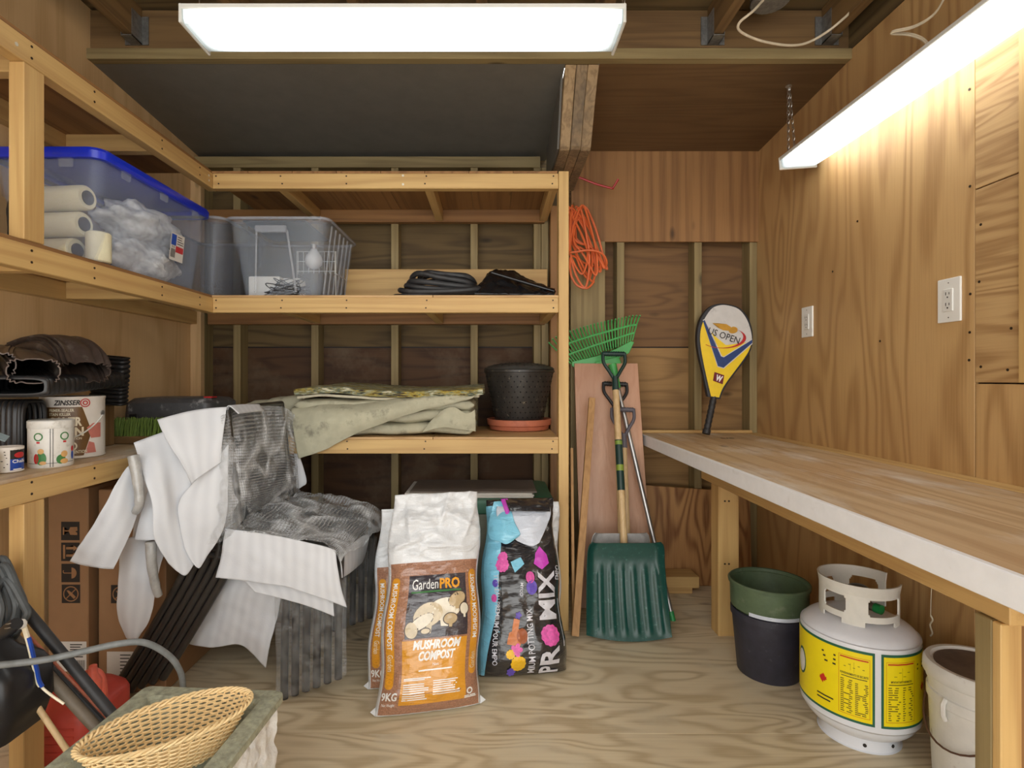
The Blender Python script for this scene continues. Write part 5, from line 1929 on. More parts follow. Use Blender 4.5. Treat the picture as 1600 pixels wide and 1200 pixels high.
class Bag:
    def __init__(s, bl, br, lean, H, T, seed, wr=.004, top_thin=.75, slouch=0.0, taper=0.0, crumple=0.0):
        s.o = Vector(bl)
        s.U = Vector(br) - Vector(bl)
        s.W = s.U.length
        s.U.normalize()
        s.V = Vector(lean).normalized()
        s.n = s.U.cross(s.V).normalized()        # towards the room
        s.H, s.T, s.seed, s.wr, s.top_thin, s.sl, s.tp, s.cr = H, T, seed, wr, top_thin, slouch, taper, crumple

    def bulge(s, u, v):
        a, b = min(1, max(0, u / s.W)), min(1, max(0, v / s.H))
        e = max(0.0, 1 - abs(2 * a - 1) ** 2.8) ** .55
        f = min(1, (b / .12 + .25)) ** .6 * (1 - .82 * max(0, (b - s.top_thin + .25) / (1.25 - s.top_thin)) ** .9)
        f *= 1 - .12 * b
        return e * max(f, .05)

    def wrinkle(s, u, v):
        b = v / s.H
        k = 1.0 + 1.6 * max(0, b - s.top_thin + .05) / .3
        w_ = fbm((u * 9, v * 16, s.seed), 1.0) + .55 * (1 - 2 * abs(fbm((u * 14 + v * 9, v * 22 - u * 6, s.seed + 4), 1.0))) - .3 + .28 * fbm((u * 44, v * 60, s.seed), 1.0)
        w_ += .30 * max(0.0, 1 - 5 * abs(fbm((u * 8 + v * 5, v * 9 - u * 3, s.seed + 9), 1.0)))
        c_ = 0.0
        if s.cr and b > .62:
            q = min(1, (b - .62) / .10)
            f1 = fbm((u * 11 + 2, v * 15, s.seed + 2), 1.0)
            f2 = fbm((u * 20 - v * 8, v * 24 + u * 6, s.seed + 5), 1.0)
            c_ = s.cr * q * (1.1 * (1 - 2.6 * abs(f1)) + .55 * (1 - 2.6 * abs(f2)) + .8 * math.sin(v * 62 + 5 * f1 + u * 9) * .35)
            for (x0, y0, x1, y1, hh) in CREASES:
                x0, x1, y0, y1 = x0 * s.W, x1 * s.W, y0 * s.H, y1 * s.H
                dx, dy = x1 - x0, y1 - y0
                L2 = dx * dx + dy * dy
                tt = max(0.0, min(1.0, ((u - x0) * dx + (v - y0) * dy) / L2))
                ex, ey = u - (x0 + dx * tt), v - (y0 + dy * tt)
                dd = math.hypot(ex, ey)
                side = dx * ey - dy * ex
                c_ += hh * q * math.exp(-dd / (.005 if side < 0 else .026)) * (.35 + .65 * math.sin(PI * tt))
        return s.wr * k * w_ + c_

    def uu(s, u, v):
        b = min(1, max(0, v / s.H))
        return s.W / 2 + (u - s.W / 2) * (1 - s.tp * b)

    def front(s, u, v):
        sl = s.sl * math.sin(PI * min(1, max(0, v / s.H))) 
        wob = .006 * math.sin(v * 23 + s.seed) * (1 if u > s.W / 2 else -1) * abs(2 * u / s.W - 1)
        return s.o + s.U * (s.uu(u, v) + wob + sl) + s.V * v + s.n * (s.T * s.bulge(u, v) + s.wrinkle(u, v) + .004)

    def back(s, u, v):
        sl = s.sl * math.sin(PI * min(1, max(0, v / s.H)))
        wob = .006 * math.sin(v * 23 + s.seed) * (1 if u > s.W / 2 else -1) * abs(2 * u / s.W - 1)
        return s.o + s.U * (s.uu(u, v) + wob + sl) + s.V * v - s.n * (s.T * .35 * s.bulge(u, v) - .0)

    def shell(s, name, mat, parent, nu=60, nv=110, v0=0.0, v1=None):
        v1 = s.H if v1 is None else v1
        rg = []
        for i in range(nv + 1):
            v = v0 + (v1 - v0) * i / nv
            fr = [s.front(s.W * j / nu, v) for j in range(nu + 1)]
            bk_ = [s.back(s.W * j / nu, v) for j in range(nu, -1, -1)]
            ring = fr + bk_
            for p in ring:
                p.z = max(p.z, .001)
            rg.append(ring)
        return MB().rings(rg).build(name, mat, parent, smooth='all')


MUSH = [plain('mushroom_a', srgb(226, 218, 198), .22, coat=.6), plain('mushroom_b', srgb(206, 190, 158), .22, coat=.6), plain('mushroom_c', srgb(192, 170, 132), .22, coat=.6), plain('mushroom_d', srgb(70, 56, 48), .3, coat=.5)]


def compost_bag(label, bl, br, lean, H, T, seed, full=True):
    bg_ = Bag(bl, br, lean, H, T, seed, .0046, .75, 0, .06, .006)
    t = thing('compost_bag', label, 'bag', (Vector(bl) + Vector(br)) / 2, 'mushroom compost bags')
    bg_.shell('bag_skin', M['bag_white'], t)
    W = bg_.W
    S = lambda u, v: bg_.front(u, v)
    vb = H * .655
    a = MB()
    patch(a, S, .010, W - .010, .004, vb, .0009)
    a.build('brown_print', M['bag_brown'], t, recalc=False)
    wt_, kk = MB(), MB()
    a = MB()
    for u0, u1, v0, v1 in ((.016, .042, H * .115, H * .585), (W - .042, W - .016, H * .145, H * .605)):
        patch(a, S, u0, u1, v0 + .01, v1 - .01, .0015)
        for vv in (v0 + .010, v1 - .010):
            ell_on(a, S, (u0 + u1) / 2, vv, (u1 - u0) / 2, .012, .0015)
    a.build('ochre_stripes', M['bag_ochre'], t, recalc=False)['kind'] = 'stuff'
    text_on(wt_, S, 'MUSHROOM COMPOST', .0215, H * .565, .021, rot=-PI / 2, bold=.02, align='LEFT', fit=H * .29, off=.0026)
    text_on(kk, S, 'Garden', .0215, H * .255, .024, rot=-PI / 2, align='LEFT', fit=H * .068, off=.0026)
    text_on(wt_, S, 'MUSHROOM COMPOST', W - .0215, H * .185 + H * .11, .021, rot=PI / 2, bold=.02, align='LEFT', fit=H * .29, off=.0026)
    text_on(kk, S, 'Garden', W - .0215, H * .165, .024, rot=PI / 2, align='LEFT', fit=H * .068, off=.0026)
    text_on(wt_, S, '9KG', .036, H * .068, .030, bold=.03, align='CENTER', fit=.046, off=.0022)
    text_on(wt_, S, 'Net Weight', .036, H * .042, .012, align='CENTER', fit=.038, off=.0022)
    a = MB()
    text_on(a, S, 'PRO', .0215, H * .180, .024, rot=-PI / 2, bold=.02, align='LEFT', fit=H * .048, off=.0026)
    if full:
        pu0, pu1 = W * .225, W * .835
        b = MB()
        patch(b, S, pu0, pu1, H * .315, H * .592, .0016)
        b.build('photo_panel', M['bag_photo'], t, recalc=False)
        b = MB()
        patch(b, S, pu0 - .008, pu1, H * .045, H * .308, .0016)
        b.build('ochre_panel', M['bag_ochre'], t, recalc=False)
        pc = (pu0 + pu1) / 2
        text_on(wt_, S, 'Garden', pu0 + .010, H * .528, .046, align='LEFT', fit=W * .275, off=.0026)
        text_on(a, S, 'PRO', pu0 + .012 + W * .285, H * .528, .044, bold=.035, align='LEFT', fit=W * .22, off=.0026)
        b = MB()
        patch(b, S, pu0 + .010, pu1 - .018, H * .512, H * .520, .0026)
        b.build('green_underline', M['print_green'], t, recalc=False)
        text_on(wt_, S, 'MUSHROOM', pc, H * .270, .034, bold=.05, shear=.25, align='CENTER', fit=W * .47, off=.0026)
        text_on(wt_, S, 'COMPOST', pc, H * .224, .034, bold=.05, shear=.25, align='CENTER', fit=W * .37, off=.0026)
        text_on(wt_, S, 'Net', pc, H * .198, .012, align='CENTER', fit=.02, off=.0026)
        lines_on(wt_, S, pc - .055, pc + .055, H * .186, H * .178, 1, .004, .0026, 0, 1)
        lines_on(wt_, S, pu0, pu0 + .09, H * .155, H * .142, 2, .003, .0026, .3, 1)
        lines_on(wt_, S, pu0, pu0 + .082, H * .132, H * .062, 8, .003, .0026, .2, 2)
        lines_on(wt_, S, pu0 + .095, pu1 - .02, H * .140, H * .078, 7, .003, .0026, .3, 3)
        lines_on(wt_, S, W - .060, W - .020, H * .058, H * .045, 2, .003, .0026, .3, 4)
        ring_on(wt_, S, W - .042, H * .076, .006, .010, .0026, 14)
        # mushrooms
        for mi, (u, v, ru, rv, ro, stem) in enumerate(((.60, .435, .055, .034, .1, 1), (.44, .415, .048, .036, .3, 1), (.73, .475, .030, .020, .4, 1), (.38, .385, .040, .018, .5, 0), (.285, .352, .019, .024, .2, 0), (.66, .39, .022, .016, 0, 1), (.80, .43, .014, .018, 0, 1), (.42, .345, .014, .008, 0, 0))):
            b = MB()
            ell_on(b, S, W * u, H * v, ru + .003, rv + .003, .0020 + .0002 * mi, 22, ro)
            b.build('mushroom_shadow', MUSH[3], t, recalc=False)
            b = MB()
            ell_on(b, S, W * u, H * v, ru, rv, .0024 + .0002 * mi, 22, ro)
            if stem:
                poly_on(b, S, [(W * u - ru * .28, H * v - rv * .6), (W * u + ru * .30, H * v - rv * .6), (W * u + ru * .22, H * v - rv * 1.55), (W * u - ru * .2, H * v - rv * 1.5)], .0023 + .0002 * mi)
            b.build('mushroom_print', MUSH[mi % 3], t, recalc=False)
    a.build('ochre_lettering', plain('ochre_letters', srgb(232, 160, 40), .3), t, recalc=False)['kind'] = 'stuff'
    wt_.build('white_lettering', M['print_white'], t, recalc=False)['kind'] = 'stuff'
    kk.build('script_lettering', M['cream'], t, recalc=False)['kind'] = 'stuff'
    # folded corner ears
    for c, sg in ((bg_.front(.002, .012), -1), (bg_.front(W - .002, .012), 1)):
        e = MB()
        e.prism([c + Vector((0, 0, .014)), c + Vector((sg * .018, .004, -.004)), c + Vector((0, -.004, -.012))], (0, .002, 0))
        o = e.build('seam_ear', M['bag_white'], t)
        for q in o.data.vertices:
            q.co.z = max(q.co.z, .001)
    return bg_, t


lean = Vector((.0, .245, .645))
bagA, tA = compost_bag('front brown and white mushroom compost bag, whole label showing', (-.374, 1.722, 0), (-.050, 1.790, 0), lean, .688, .085, 2.0)
compost_bag('mushroom compost bag half hidden behind and left of the front compost bag', (-.440, 1.870, 0), (-.115, 1.935, 0), lean + Vector((0, -.02, 0)), .60, .06, 11.0, False)
compost_bag('mushroom compost bag standing behind the black potting mix bag', (-.028, 2.165, 0), (.268, 2.165, 0), Vector((.004, .10, .62)), .565, .055, 21.0, False)

# black potting-mix bag
pm = thing('potting_mix_bag', 'slumped black potting mix bag with pink flowers and a pale blue edge', 'bag', (.10, 1.95, 0))
bD = Bag((-.058, 1.955, 0), (.266, 2.0, 0), (.0, .215, .62), .618, .112, 31.0, .0075, .72, -.004, .20, .0)
bD.shell('bag_skin', M['bag_black'], pm, 48, 80)
S = lambda u, v: bD.front(u, v)
W, H = bD.W, bD.H
a = MB()
patch(a, S, .0, W * .20, .004, H * .96, .0009)
o = a.build('blue_edge', M['bag_blue'], pm, recalc=False)
for q in o.data.vertices:
    q.co.z = max(q.co.z, .002)
# black wedge that cuts the blue edge towards the foot
a = MB()
poly_on(a, S, [(W * .055, .004), (W * .21, .004), (W * .21, H * .64), (W * .17, H * .44), (W * .11, H * .20)], .0016)
a.build('black_wedge', M['bag_black'], pm, recalc=False)
wt_ = MB()
text_on(wt_, S, 'TERREAU PREMIUM POUR EMPO', W * .135, H * .55, .023, rot=-PI / 2, align='LEFT', bold=.012, fit=H * .48, off=.003)
text_on(wt_, S, 'MIUM POTTING MIX', W * .585, H * .015, .034, rot=PI / 2 + .03, align='LEFT', bold=.012, fit=H * .34, off=.003)
text_on(wt_, S, 'R', W * .85, H * .05, .098, rot=PI / 2, align='LEFT', bold=.03, fit=.058, off=.003)
text_on(wt_, S, 'P', W * .85, .004, .098, rot=PI / 2, align='LEFT', bold=.03, fit=.024, off=.003)
text_on(wt_, S, 'MIX', W * .87, H * .285, .098, rot=PI / 2, align='LEFT', bold=.03, fit=H * .265, off=.003)
text_on(wt_, S, 'EMPO', W * .945, H * .50, .026, rot=PI / 2 - .1, align='LEFT', bold=.012, fit=.05, off=.003)
text_on(wt_, S, 'MYCO', W * .44, H * .50, .016, rot=-PI / 2 - .1, align='LEFT', bold=.012, fit=.045, off=.003)
lines_on(wt_, S, W * .92, W * .93, H * .42, H * .12, 1, .16, .003, 0)
for p in wt_.v:
    p.z = max(p.z, .002)
wt_.build('white_lettering', plain('pale_letters', srgb(206, 206, 214), .3, coat=.4), pm, recalc=False)['kind'] = 'stuff'


def flower(u, v, r, mat, seed, n=9):
    b = MB()
    rr = random.Random(seed)
    for k in range(n):
        a_ = 2 * PI * k / n
        ell_on(b, S, u + r * .55 * math.cos(a_), v + r * .55 * math.sin(a_), r * .46, r * .36, .0030 + .0003 * (k % 3), 10, a_)
    for k in range(6):
        a_ = 2 * PI * k / 6 + .4
        ell_on(b, S, u + r * .25 * math.cos(a_), v + r * .25 * math.sin(a_), r * .30, r * .22, .0042, 9, a_)
    b.build('flower_print', mat, pm, recalc=False)


flower(W * .765, H * .208, .036, M['petal'], 1, 11)
flower(W * .235, H * .60, .026, M['petal'], 2, 10)
flower(W * .235, H * .645, .020, M['petal'], 3, 10)
flower(W * .38, H * .145, .022, M['petal'], 5, 5)
flower(W * .40, H * .075, .026, M['sun_yellow'], 6, 12)
flower(W * .32, H * .125, .016, M['sun_yellow'], 7, 10)
flower(W * .33, H * .03, .016, M['violet'], 8, 7)
flower(W * .40, H * .325, .013, M['violet'], 9, 5)
b = MB()
poly_on(b, S, [(W * .28, H * .175), (W * .42, H * .165), (W * .47, H * .225), (W * .40, H * .255), (W * .30, H * .235)], .0028)
poly_on(b, S, [(W * .33, H * .24), (W * .40, H * .255), (W * .42, H * .30), (W * .35, H * .31)], .0029)
b.build('clay_pot_print', M['clay'], pm, recalc=False)
b = MB()
ell_on(b, S, W * .445, H * .215, .020, .026, .0034, 18, .2)
b.build('pot_mouth_print', plain('clay_dark', srgb(160, 88, 52), .4), pm, recalc=False)
for u, v, ru, rv, mat in ((.56, .525, .018, .020, M['petal']), (.575, .47, .022, .024, M['violet']), (.145, .50, .010, .014, M['violet']), (.125, .42, .010, .014, M['petal'])):
    b = MB()
    ell_on(b, S, W * u, H * v, ru, rv, .0034, 18)
    b.build('badge_print', mat, pm, recalc=False)
b = MB()
poly_on(b, S, [(W * .38, H * .555), (W * .50, H * .60), (W * .46, H * .64), (W * .33, H * .615)], .003)
b.build('blue_fold', M['bag_blue'], pm, recalc=False)
b = MB()
poly_on(b, S, [(W * .62, H * .60), (W * .72, H * .565), (W * .82, H * .60), (W * .80, H * .65), (W * .72, H * .70), (W * .66, H * .66)], .003)
b.build('magenta_fold', M['bag_magenta'], pm, recalc=False)
# pale lining showing where the neck is folded over
g = []
rows = [[S(W * .16, H * .985), S(W * .40, H * .99), S(W * .65, H * .99), S(W * .90, H * .985)],
        [S(W * .12, H * .90), S(W * .38, H * .90), S(W * .65, H * .90), S(W * .93, H * .90)],
        [S(W * .22, H * .80), S(W * .42, H * .80), S(W * .66, H * .80), S(W * .86, H * .82)],
        [S(W * .42, H * .735), S(W * .52, H * .715), S(W * .62, H * .70), S(W * .72, H * .72)]]
k_ = (.006, .024, .030, .012)
rows = [[p + bD.n * k_[i] for p in r] for i, r in enumerate(rows)]
MB().sheet(spline_grid(rows, 8, 8), .0012).build('folded_lining', M['bag_pale'], pm, smooth='all')
rows = [[S(W * .10, H * .985), S(W * .20, H * .99), S(W * .32, H * .985)],
        [S(-W * .01, H * .83), S(W * .16, H * .86), S(W * .36, H * .86)],
        [S(W * .03, H * .76), S(W * .20, H * .76), S(W * .44, H * .78)],
        [S(W * .16, H * .74), S(W * .26, H * .72), S(W * .40, H * .755)]]
k_ = (.010, .034, .038, .028)
rows = [[p + bD.n * k_[i] for p in r] for i, r in enumerate(rows)]
g = spline_grid(rows, 9, 9)
for r in g:
    for p in r:
        p += bD.n * .007 * fbm(p, 30, 3)
MB().sheet(g, .0012).build('blue_flap', M['bag_blue'], pm, smooth='all')
rows = [[S(W * .26, H * 1.0), S(W * .55, H * 1.0), S(W * .88, H * 1.0)], [S(W * .27, H * .955), S(W * .55, H * .95), S(W * .90, H * .95)], [S(W * .30, H * .915), S(W * .55, H * .91), S(W * .90, H * .905)]]
k_ = (.018, .038, .044)
rows = [[p + bD.n * k_[i] for p in r] for i, r in enumerate(rows)]
g = spline_grid(rows, 12, 8)
for r in g:
    for p in r:
        p += bD.n * .004 * fbm(p, 50, 8)
MB().sheet(g, .0012).build('turned_hem', M['bag_black'], pm, smooth='all')
rows = [[S(W * .20, H * 1.0), S(W * .29, H * 1.0)], [S(W * .25, H * .90), S(W * .31, H * .90)]]
rows = [[p + bD.n * (.016 + .018 * i) for p in r] for i, r in enumerate(rows)]
MB().sheet(spline_grid(rows, 6, 8), .0012).build('magenta_hem', M['bag_magenta'], pm, smooth='all')

# ================================================================== wrapped stack of chairs
CN, CD = 6, Vector((.036, 0, .0135))
YN, YX = 1.815, 2.275


def make_chair(label):
    t = thing('patio_chair', label, 'chair', (-.86, 2.05, 0), 'stacked black patio chairs in wrapping')
    for y in (YN, YX):
        MB().tube(spline([(-.700, y, 0), (-.698, y, .20), (-.692, y, .40), (-.690, y, .425)], 4), .013, 10).build('leg', M['frame_black'], t, smooth=True)
        MB().tube(spline([(-1.285, y, 0), (-1.16, y, .20), (-1.035, y, .42), (-1.026, y, .50)], 4), .013, 10).build('leg', M['frame_black'], t, smooth=True)
        MB().tube(spline([(-.690, y, .425), (-.86, y, .46), (-1.026, y, .50)], 4), .012, 10).build('seat_rail', M['frame_black'], t, smooth=True)
        MB().tube(spline([(-1.026, y, .50), (-1.040, y, .62), (-1.060, y, .80), (-1.070, y, .895)], 4), .012, 10).build('back_post', M['frame_black'], t, smooth=True)
    MB().tube([(-1.070, YN, .895), (-1.070, YX, .895)], .012, 10).build('top_rail', M['frame_black'], t, smooth=True)
    MB().tube([(-.690, YN, .425), (-.690, YX, .425)], .012, 10).build('front_rail', M['frame_black'], t, smooth=True)
    g_ = []
    for i in range(9):
        v = i / 8
        g_.append([Vector((-.695 - .325 * v, YN + .012 + (YX - YN - .024) * j / 8, .428 + .072 * v - .010 * math.sin(PI * j / 8))) for j in range(9)])
    MB().sheet(g_, .003).build('seat', M['sling'], t, smooth=True)
    g_ = []
    for i in range(9):
        v = i / 8
        g_.append([Vector((-1.028 - .040 * v - .010 * math.sin(PI * j / 8), YN + .012 + (YX - YN - .024) * j / 8, .52 + .372 * v)) for j in range(9)])
    MB().sheet(g_, .003).build('backrest', M['sling'], t, smooth=True)
    return t


ords = ('rearmost', 'second', 'third', 'fourth', 'fifth', 'front, topmost')
ch0 = make_chair('rearmost black patio chair in the foam-wrapped stack, lowest of the six')
for k in range(1, CN):
    dup(ch0, CD * k, '%s black patio chair of the six stacked in foam and bubble wrap' % ords[k] if k < CN - 1 else 'topmost black patio chair of the wrapped stack, right under the bubble wrap')

# clear sleeves round the bundles of front legs
for (y, lab, lo) in ((YN, 'wrinkled clear plastic sleeve round the near bundle of chair legs', .0), (YX, 'wrinkled clear plastic sleeve round the far bundle of chair legs', .0)):
    rg = []
    for i in range(15):
        v = i / 14
        ring = []
        for k in range(48):
            a = 2 * PI * k / 48
            x = -.610 + .118 * math.copysign(abs(math.cos(a)) ** .7, math.cos(a))
            yy = y + .027 * math.copysign(abs(math.sin(a)) ** .7, math.sin(a))
            p = Vector((x, yy, .005 + .40 * v + (.075 * (x + .72) / .22 if v < .2 else .04) * (1 - v)))
            f_ = .009 * fbm((x * 40, yy * 8, v * 2.2 + y), 1.0) + .004 * fbm((x * 90, v * 9, y), 1.0)
            p += Vector((math.cos(a) * .4, math.sin(a), 0)) * f_
            p.z = max(.003, p.z)
            ring.append(p)
        rg.append(ring)
    tag(MB().rings(rg, False, False).build('plastic_sleeve', M['clear_film'], smooth='all'), lab, 'plastic wrap', 'plastic sleeves on the chair legs')

CURV = 0.010


def drape(label, rows, nu=9, nv=9, amp=.006, seed=0.0, sc2=7.0, th=.003, name='foam_sheet', mat=None, cat='foam sheet', group='white foam sheets on the chair stack', direction=(0, -1, .2)):
    g_ = spline_grid([[at(*p) for p in r] for r in rows], nu, nv)
    dv = Vector(direction)
    for r in g_:
        for p in r:
            p += dv * (amp * fbm(p, sc2, seed) + amp * .35 * fbm(p, sc2 * 3.2, seed + 2))
    o = MB().sheet(g_, th).build(name, mat or M['foam'], smooth='all')
    return tag(o, label, cat, group)


# behind and left of the backrest
drape('bright white foam sheet folded over the top of the chair back, pointed lower corner',
      [[(246, 656, 1.70), (285, 645, 1.735), (322, 638, 1.77), (354, 636, 1.79)],
       [(262, 690, 1.68), (292, 690, 1.70), (322, 680, 1.735), (350, 668, 1.765)],
       [(284, 726, 1.67), (300, 724, 1.69), (322, 714, 1.72), (347, 700, 1.75)],
       [(300, 757, 1.67), (306, 750, 1.685), (322, 738, 1.71), (346, 722, 1.745)]], 8, 8, .008, 1.0)
drape('broad foam sheet sweeping down left of the chair back to a rounded tail',
      [[(209, 692, 1.70), (235, 682, 1.72), (262, 672, 1.735), (290, 664, 1.75)],
       [(222, 738, 1.67), (248, 730, 1.69), (272, 728, 1.72), (300, 745, 1.74)],
       [(238, 790, 1.66), (258, 785, 1.68), (276, 790, 1.715), (298, 805, 1.74)],
       [(242, 842, 1.665), (264, 850, 1.685), (286, 858, 1.71), (308, 862, 1.735)],
       [(262, 880, 1.69), (276, 893, 1.70), (290, 899, 1.715), (302, 880, 1.73)]], 8, 8, .009, 3.0)
drape('foam sheet hanging in a ridged flap toward the cardboard boxes, far left of the stack',
      [[(192, 738, 1.66), (204, 724, 1.68), (216, 712, 1.70), (228, 716, 1.72)],
       [(166, 782, 1.62), (184, 780, 1.63), (204, 776, 1.66), (220, 776, 1.69)],
       [(138, 832, 1.60), (160, 834, 1.61), (184, 838, 1.63), (205, 830, 1.66)],
       [(110, 877, 1.585), (132, 884, 1.59), (156, 888, 1.60), (177, 889, 1.62)]], 9, 9, .010, 5.0, 12.0)
drape('small straight-hemmed foam flap between the left flap and the broad sheet',
      [[(236, 752, 1.73), (242, 745, 1.73), (250, 745, 1.735)],
       [(220, 800, 1.70), (230, 800, 1.70), (246, 800, 1.71)],
       [(210, 843, 1.69), (226, 844, 1.69), (248, 843, 1.70)]], 7, 9, .006, 7.0)
drape('long foam sheet below the chair back with a pointed end over the rear legs',
      [[(300, 756, 1.72), (322, 735, 1.735), (340, 712, 1.75), (356, 694, 1.765)],
       [(280, 784, 1.71), (308, 778, 1.72), (334, 768, 1.735), (356, 760, 1.76)],
       [(280, 820, 1.705), (306, 820, 1.715), (332, 818, 1.73), (352, 815, 1.755)],
       [(289, 858, 1.71), (304, 862, 1.72), (322, 858, 1.735), (336, 850, 1.75)],
       [(304, 884, 1.72), (310, 888, 1.725), (316, 880, 1.735), (326, 862, 1.745)]], 9, 9, .008, 9.0)
drape('greyish foam sheet bulging low at the left between boxes and rear chair legs',
      [[(188, 845, 1.76), (212, 838, 1.76), (240, 838, 1.765), (262, 846, 1.77)],
       [(184, 900, 1.72), (204, 896, 1.72), (228, 900, 1.735), (246, 910, 1.755)],
       [(182, 955, 1.72), (198, 960, 1.72), (216, 965, 1.735), (232, 968, 1.755)],
       [(198, 996, 1.74), (205, 1002, 1.74), (213, 1000, 1.745), (220, 990, 1.755)]], 9, 9, .012, 11.0)
drape('foam sheet lining the back of the stack behind the white top corner',
      [[(226, 712, 1.80), (270, 700, 1.805), (320, 690, 1.805), (350, 690, 1.805)],
       [(212, 790, 1.80), (250, 790, 1.80), (300, 790, 1.80), (345, 800, 1.80)],
       [(206, 850, 1.80), (240, 860, 1.80), (280, 880, 1.795), (318, 870, 1.795)]], 8, 8, .006, 13.0)
# round the seat
drape('long white foam sheet hanging along the near side of the chair seat',
      [[(352, 826, 1.770), (400, 832, 1.765), (450, 841, 1.76), (500, 852, 1.765), (524, 860, 1.775)],
       [(345, 868, 1.76), (400, 876, 1.75), (450, 886, 1.75), (500, 900, 1.755), (532, 912, 1.77)],
       [(338, 902, 1.755), (400, 910, 1.745), (450, 918, 1.745), (500, 934, 1.75), (542, 949, 1.765)]], 9, 9, .008, 15.0, 11.0)
drape('second foam sheet showing below the long white one at the seat side',
      [[(380, 905, 1.785), (430, 912, 1.785), (480, 925, 1.785), (520, 938, 1.79)],
       [(398, 925, 1.78), (440, 935, 1.778), (484, 948, 1.78), (522, 963, 1.785)]], 8, 8, .005, 17.0)
drape('large grey-shaded foam sheet hanging under the seat behind the near legs',
      [[(318, 880, 1.86), (360, 895, 1.86), (400, 905, 1.86), (440, 930, 1.86)],
       [(300, 930, 1.87), (345, 940, 1.87), (385, 950, 1.87), (432, 965, 1.86)],
       [(288, 980, 1.88), (335, 985, 1.885), (380, 985, 1.88), (424, 1000, 1.86)],
       [(284, 1003, 1.89), (330, 1011, 1.895), (378, 1008, 1.89), (415, 1044, 1.865)]], 9, 9, .010, 19.0, 10.0)
drape('small foam corner jutting below the front edge of the chair seat',
      [[(530, 866, 1.80), (548, 852, 1.92), (566, 838, 2.05), (577, 836, 2.12)],
       [(533, 888, 1.80), (550, 878, 1.92), (564, 868, 2.05), (571, 864, 2.12)],
       [(534, 903, 1.80), (548, 894, 1.92), (562, 882, 2.05), (566, 878, 2.10)]], 8, 8, .006, 21.0)
drape('little white foam flap behind the right side of the chair back',
      [[(458, 690, 2.31), (464, 705, 2.31), (470, 718, 2.315)], [(462, 735, 2.31), (470, 740, 2.31), (479, 752, 2.315)], [(463, 762, 2.31), (468, 763, 2.31), (472, 760, 2.31)]], 6, 6, .004, 23.0)
drape('white foam strip capping the top of the wrapped chair back',
      [[(352, 641, 1.80), (382, 640, 1.92), (410, 640, 2.04)], [(358, 634, 1.80), (384, 632, 1.92), (405, 632, 2.04)], [(372, 646, 1.78), (392, 644, 1.90), (412, 642, 2.02)]], 7, 6, .003, 25.0)

# bubble wrap over backrest and seat
BW = 'bubble wrap round the chairs'
rows = [[(346, 650, 1.76), (375, 636, 1.88), (410, 634, 2.05), (445, 636, 2.22), (458, 648, 2.31)],
        [(348, 690, 1.77), (382, 690, 1.86), (412, 685, 2.03), (446, 682, 2.20), (462, 690, 2.31)],
        [(346, 735, 1.765), (384, 735, 1.85), (418, 730, 2.02), (448, 728, 2.18), (464, 732, 2.31)],
        [(348, 780, 1.765), (386, 778, 1.86), (420, 770, 2.02), (448, 762, 2.18), (466, 760, 2.30)],
        [(350, 826, 1.77), (384, 806, 1.88), (418, 790, 2.02), (446, 778, 2.16), (468, 768, 2.28)]]
drape('clear bubble wrap stretched over the upright chair back', rows, 16, 16, .020, 2.0, 13.0, .004, 'bubble_wrap', M['bubble'], 'bubble wrap', BW, (.6, -.6, .2))
rows = [[(348, 828, 1.765), (384, 806, 1.88), (418, 788, 2.02), (448, 774, 2.16), (472, 766, 2.30)],
        [(400, 832, 1.765), (430, 814, 1.88), (462, 797, 2.02), (490, 784, 2.16), (512, 775, 2.30)],
        [(460, 842, 1.765), (490, 826, 1.88), (516, 808, 2.02), (540, 795, 2.16), (556, 785, 2.30)],
        [(516, 856, 1.77), (542, 838, 1.88), (566, 822, 2.02), (584, 808, 2.16), (592, 796, 2.30)],
        [(532, 876, 1.775), (556, 860, 1.89), (580, 838, 2.03), (596, 822, 2.17), (599, 808, 2.29)]]
drape('clear bubble wrap spread over the chair seat and its front edge', rows, 16, 16, .020, 6.0, 12.0, .004, 'bubble_wrap', M['bubble'], 'bubble wrap', BW, (0, -.2, 1))
rows = [[(346, 700, 1.75), (356, 690, 1.76), (368, 690, 1.77)], [(340, 760, 1.745), (358, 760, 1.735), (380, 765, 1.77)], [(332, 820, 1.745), (352, 822, 1.73), (382, 806, 1.77)], [(318, 850, 1.75), (340, 848, 1.735), (360, 836, 1.76)]]
drape('gathered clear film twisted where chair back meets seat', rows, 10, 10, .014, 8.0, 24.0, .003, 'plastic_film', M['clear_film'], 'plastic wrap', BW, (0, -1, .2))
# wrapped arm ends sticking out on the left
for pts, lab in (([(208, 712, 1.655), (214, 745, 1.65), (218, 785, 1.65), (212, 800, 1.66)], 'upper grey film-wrapped tube end sticking out of the foam'),
                 ([(236, 846, 1.70), (237, 880, 1.70), (243, 915, 1.715), (248, 930, 1.73)], 'lower shiny film-wrapped tube end among the foam sheets')):
    P = spline([at(*p) for p in pts], 8)
    o = MB().tube(P, [.017 + .0035 * fbm((i * .21, 0, 1), 1.0) - .006 * i / len(P) for i in range(len(P))], 14).build('wrapped_tube', plain('grey_wrap', srgb(168, 168, 166), .3, var=.2, bump=.8, bs=50, coat=.5), smooth='all')
    tag(o, lab, 'wrapped tube', 'film-wrapped tube ends')
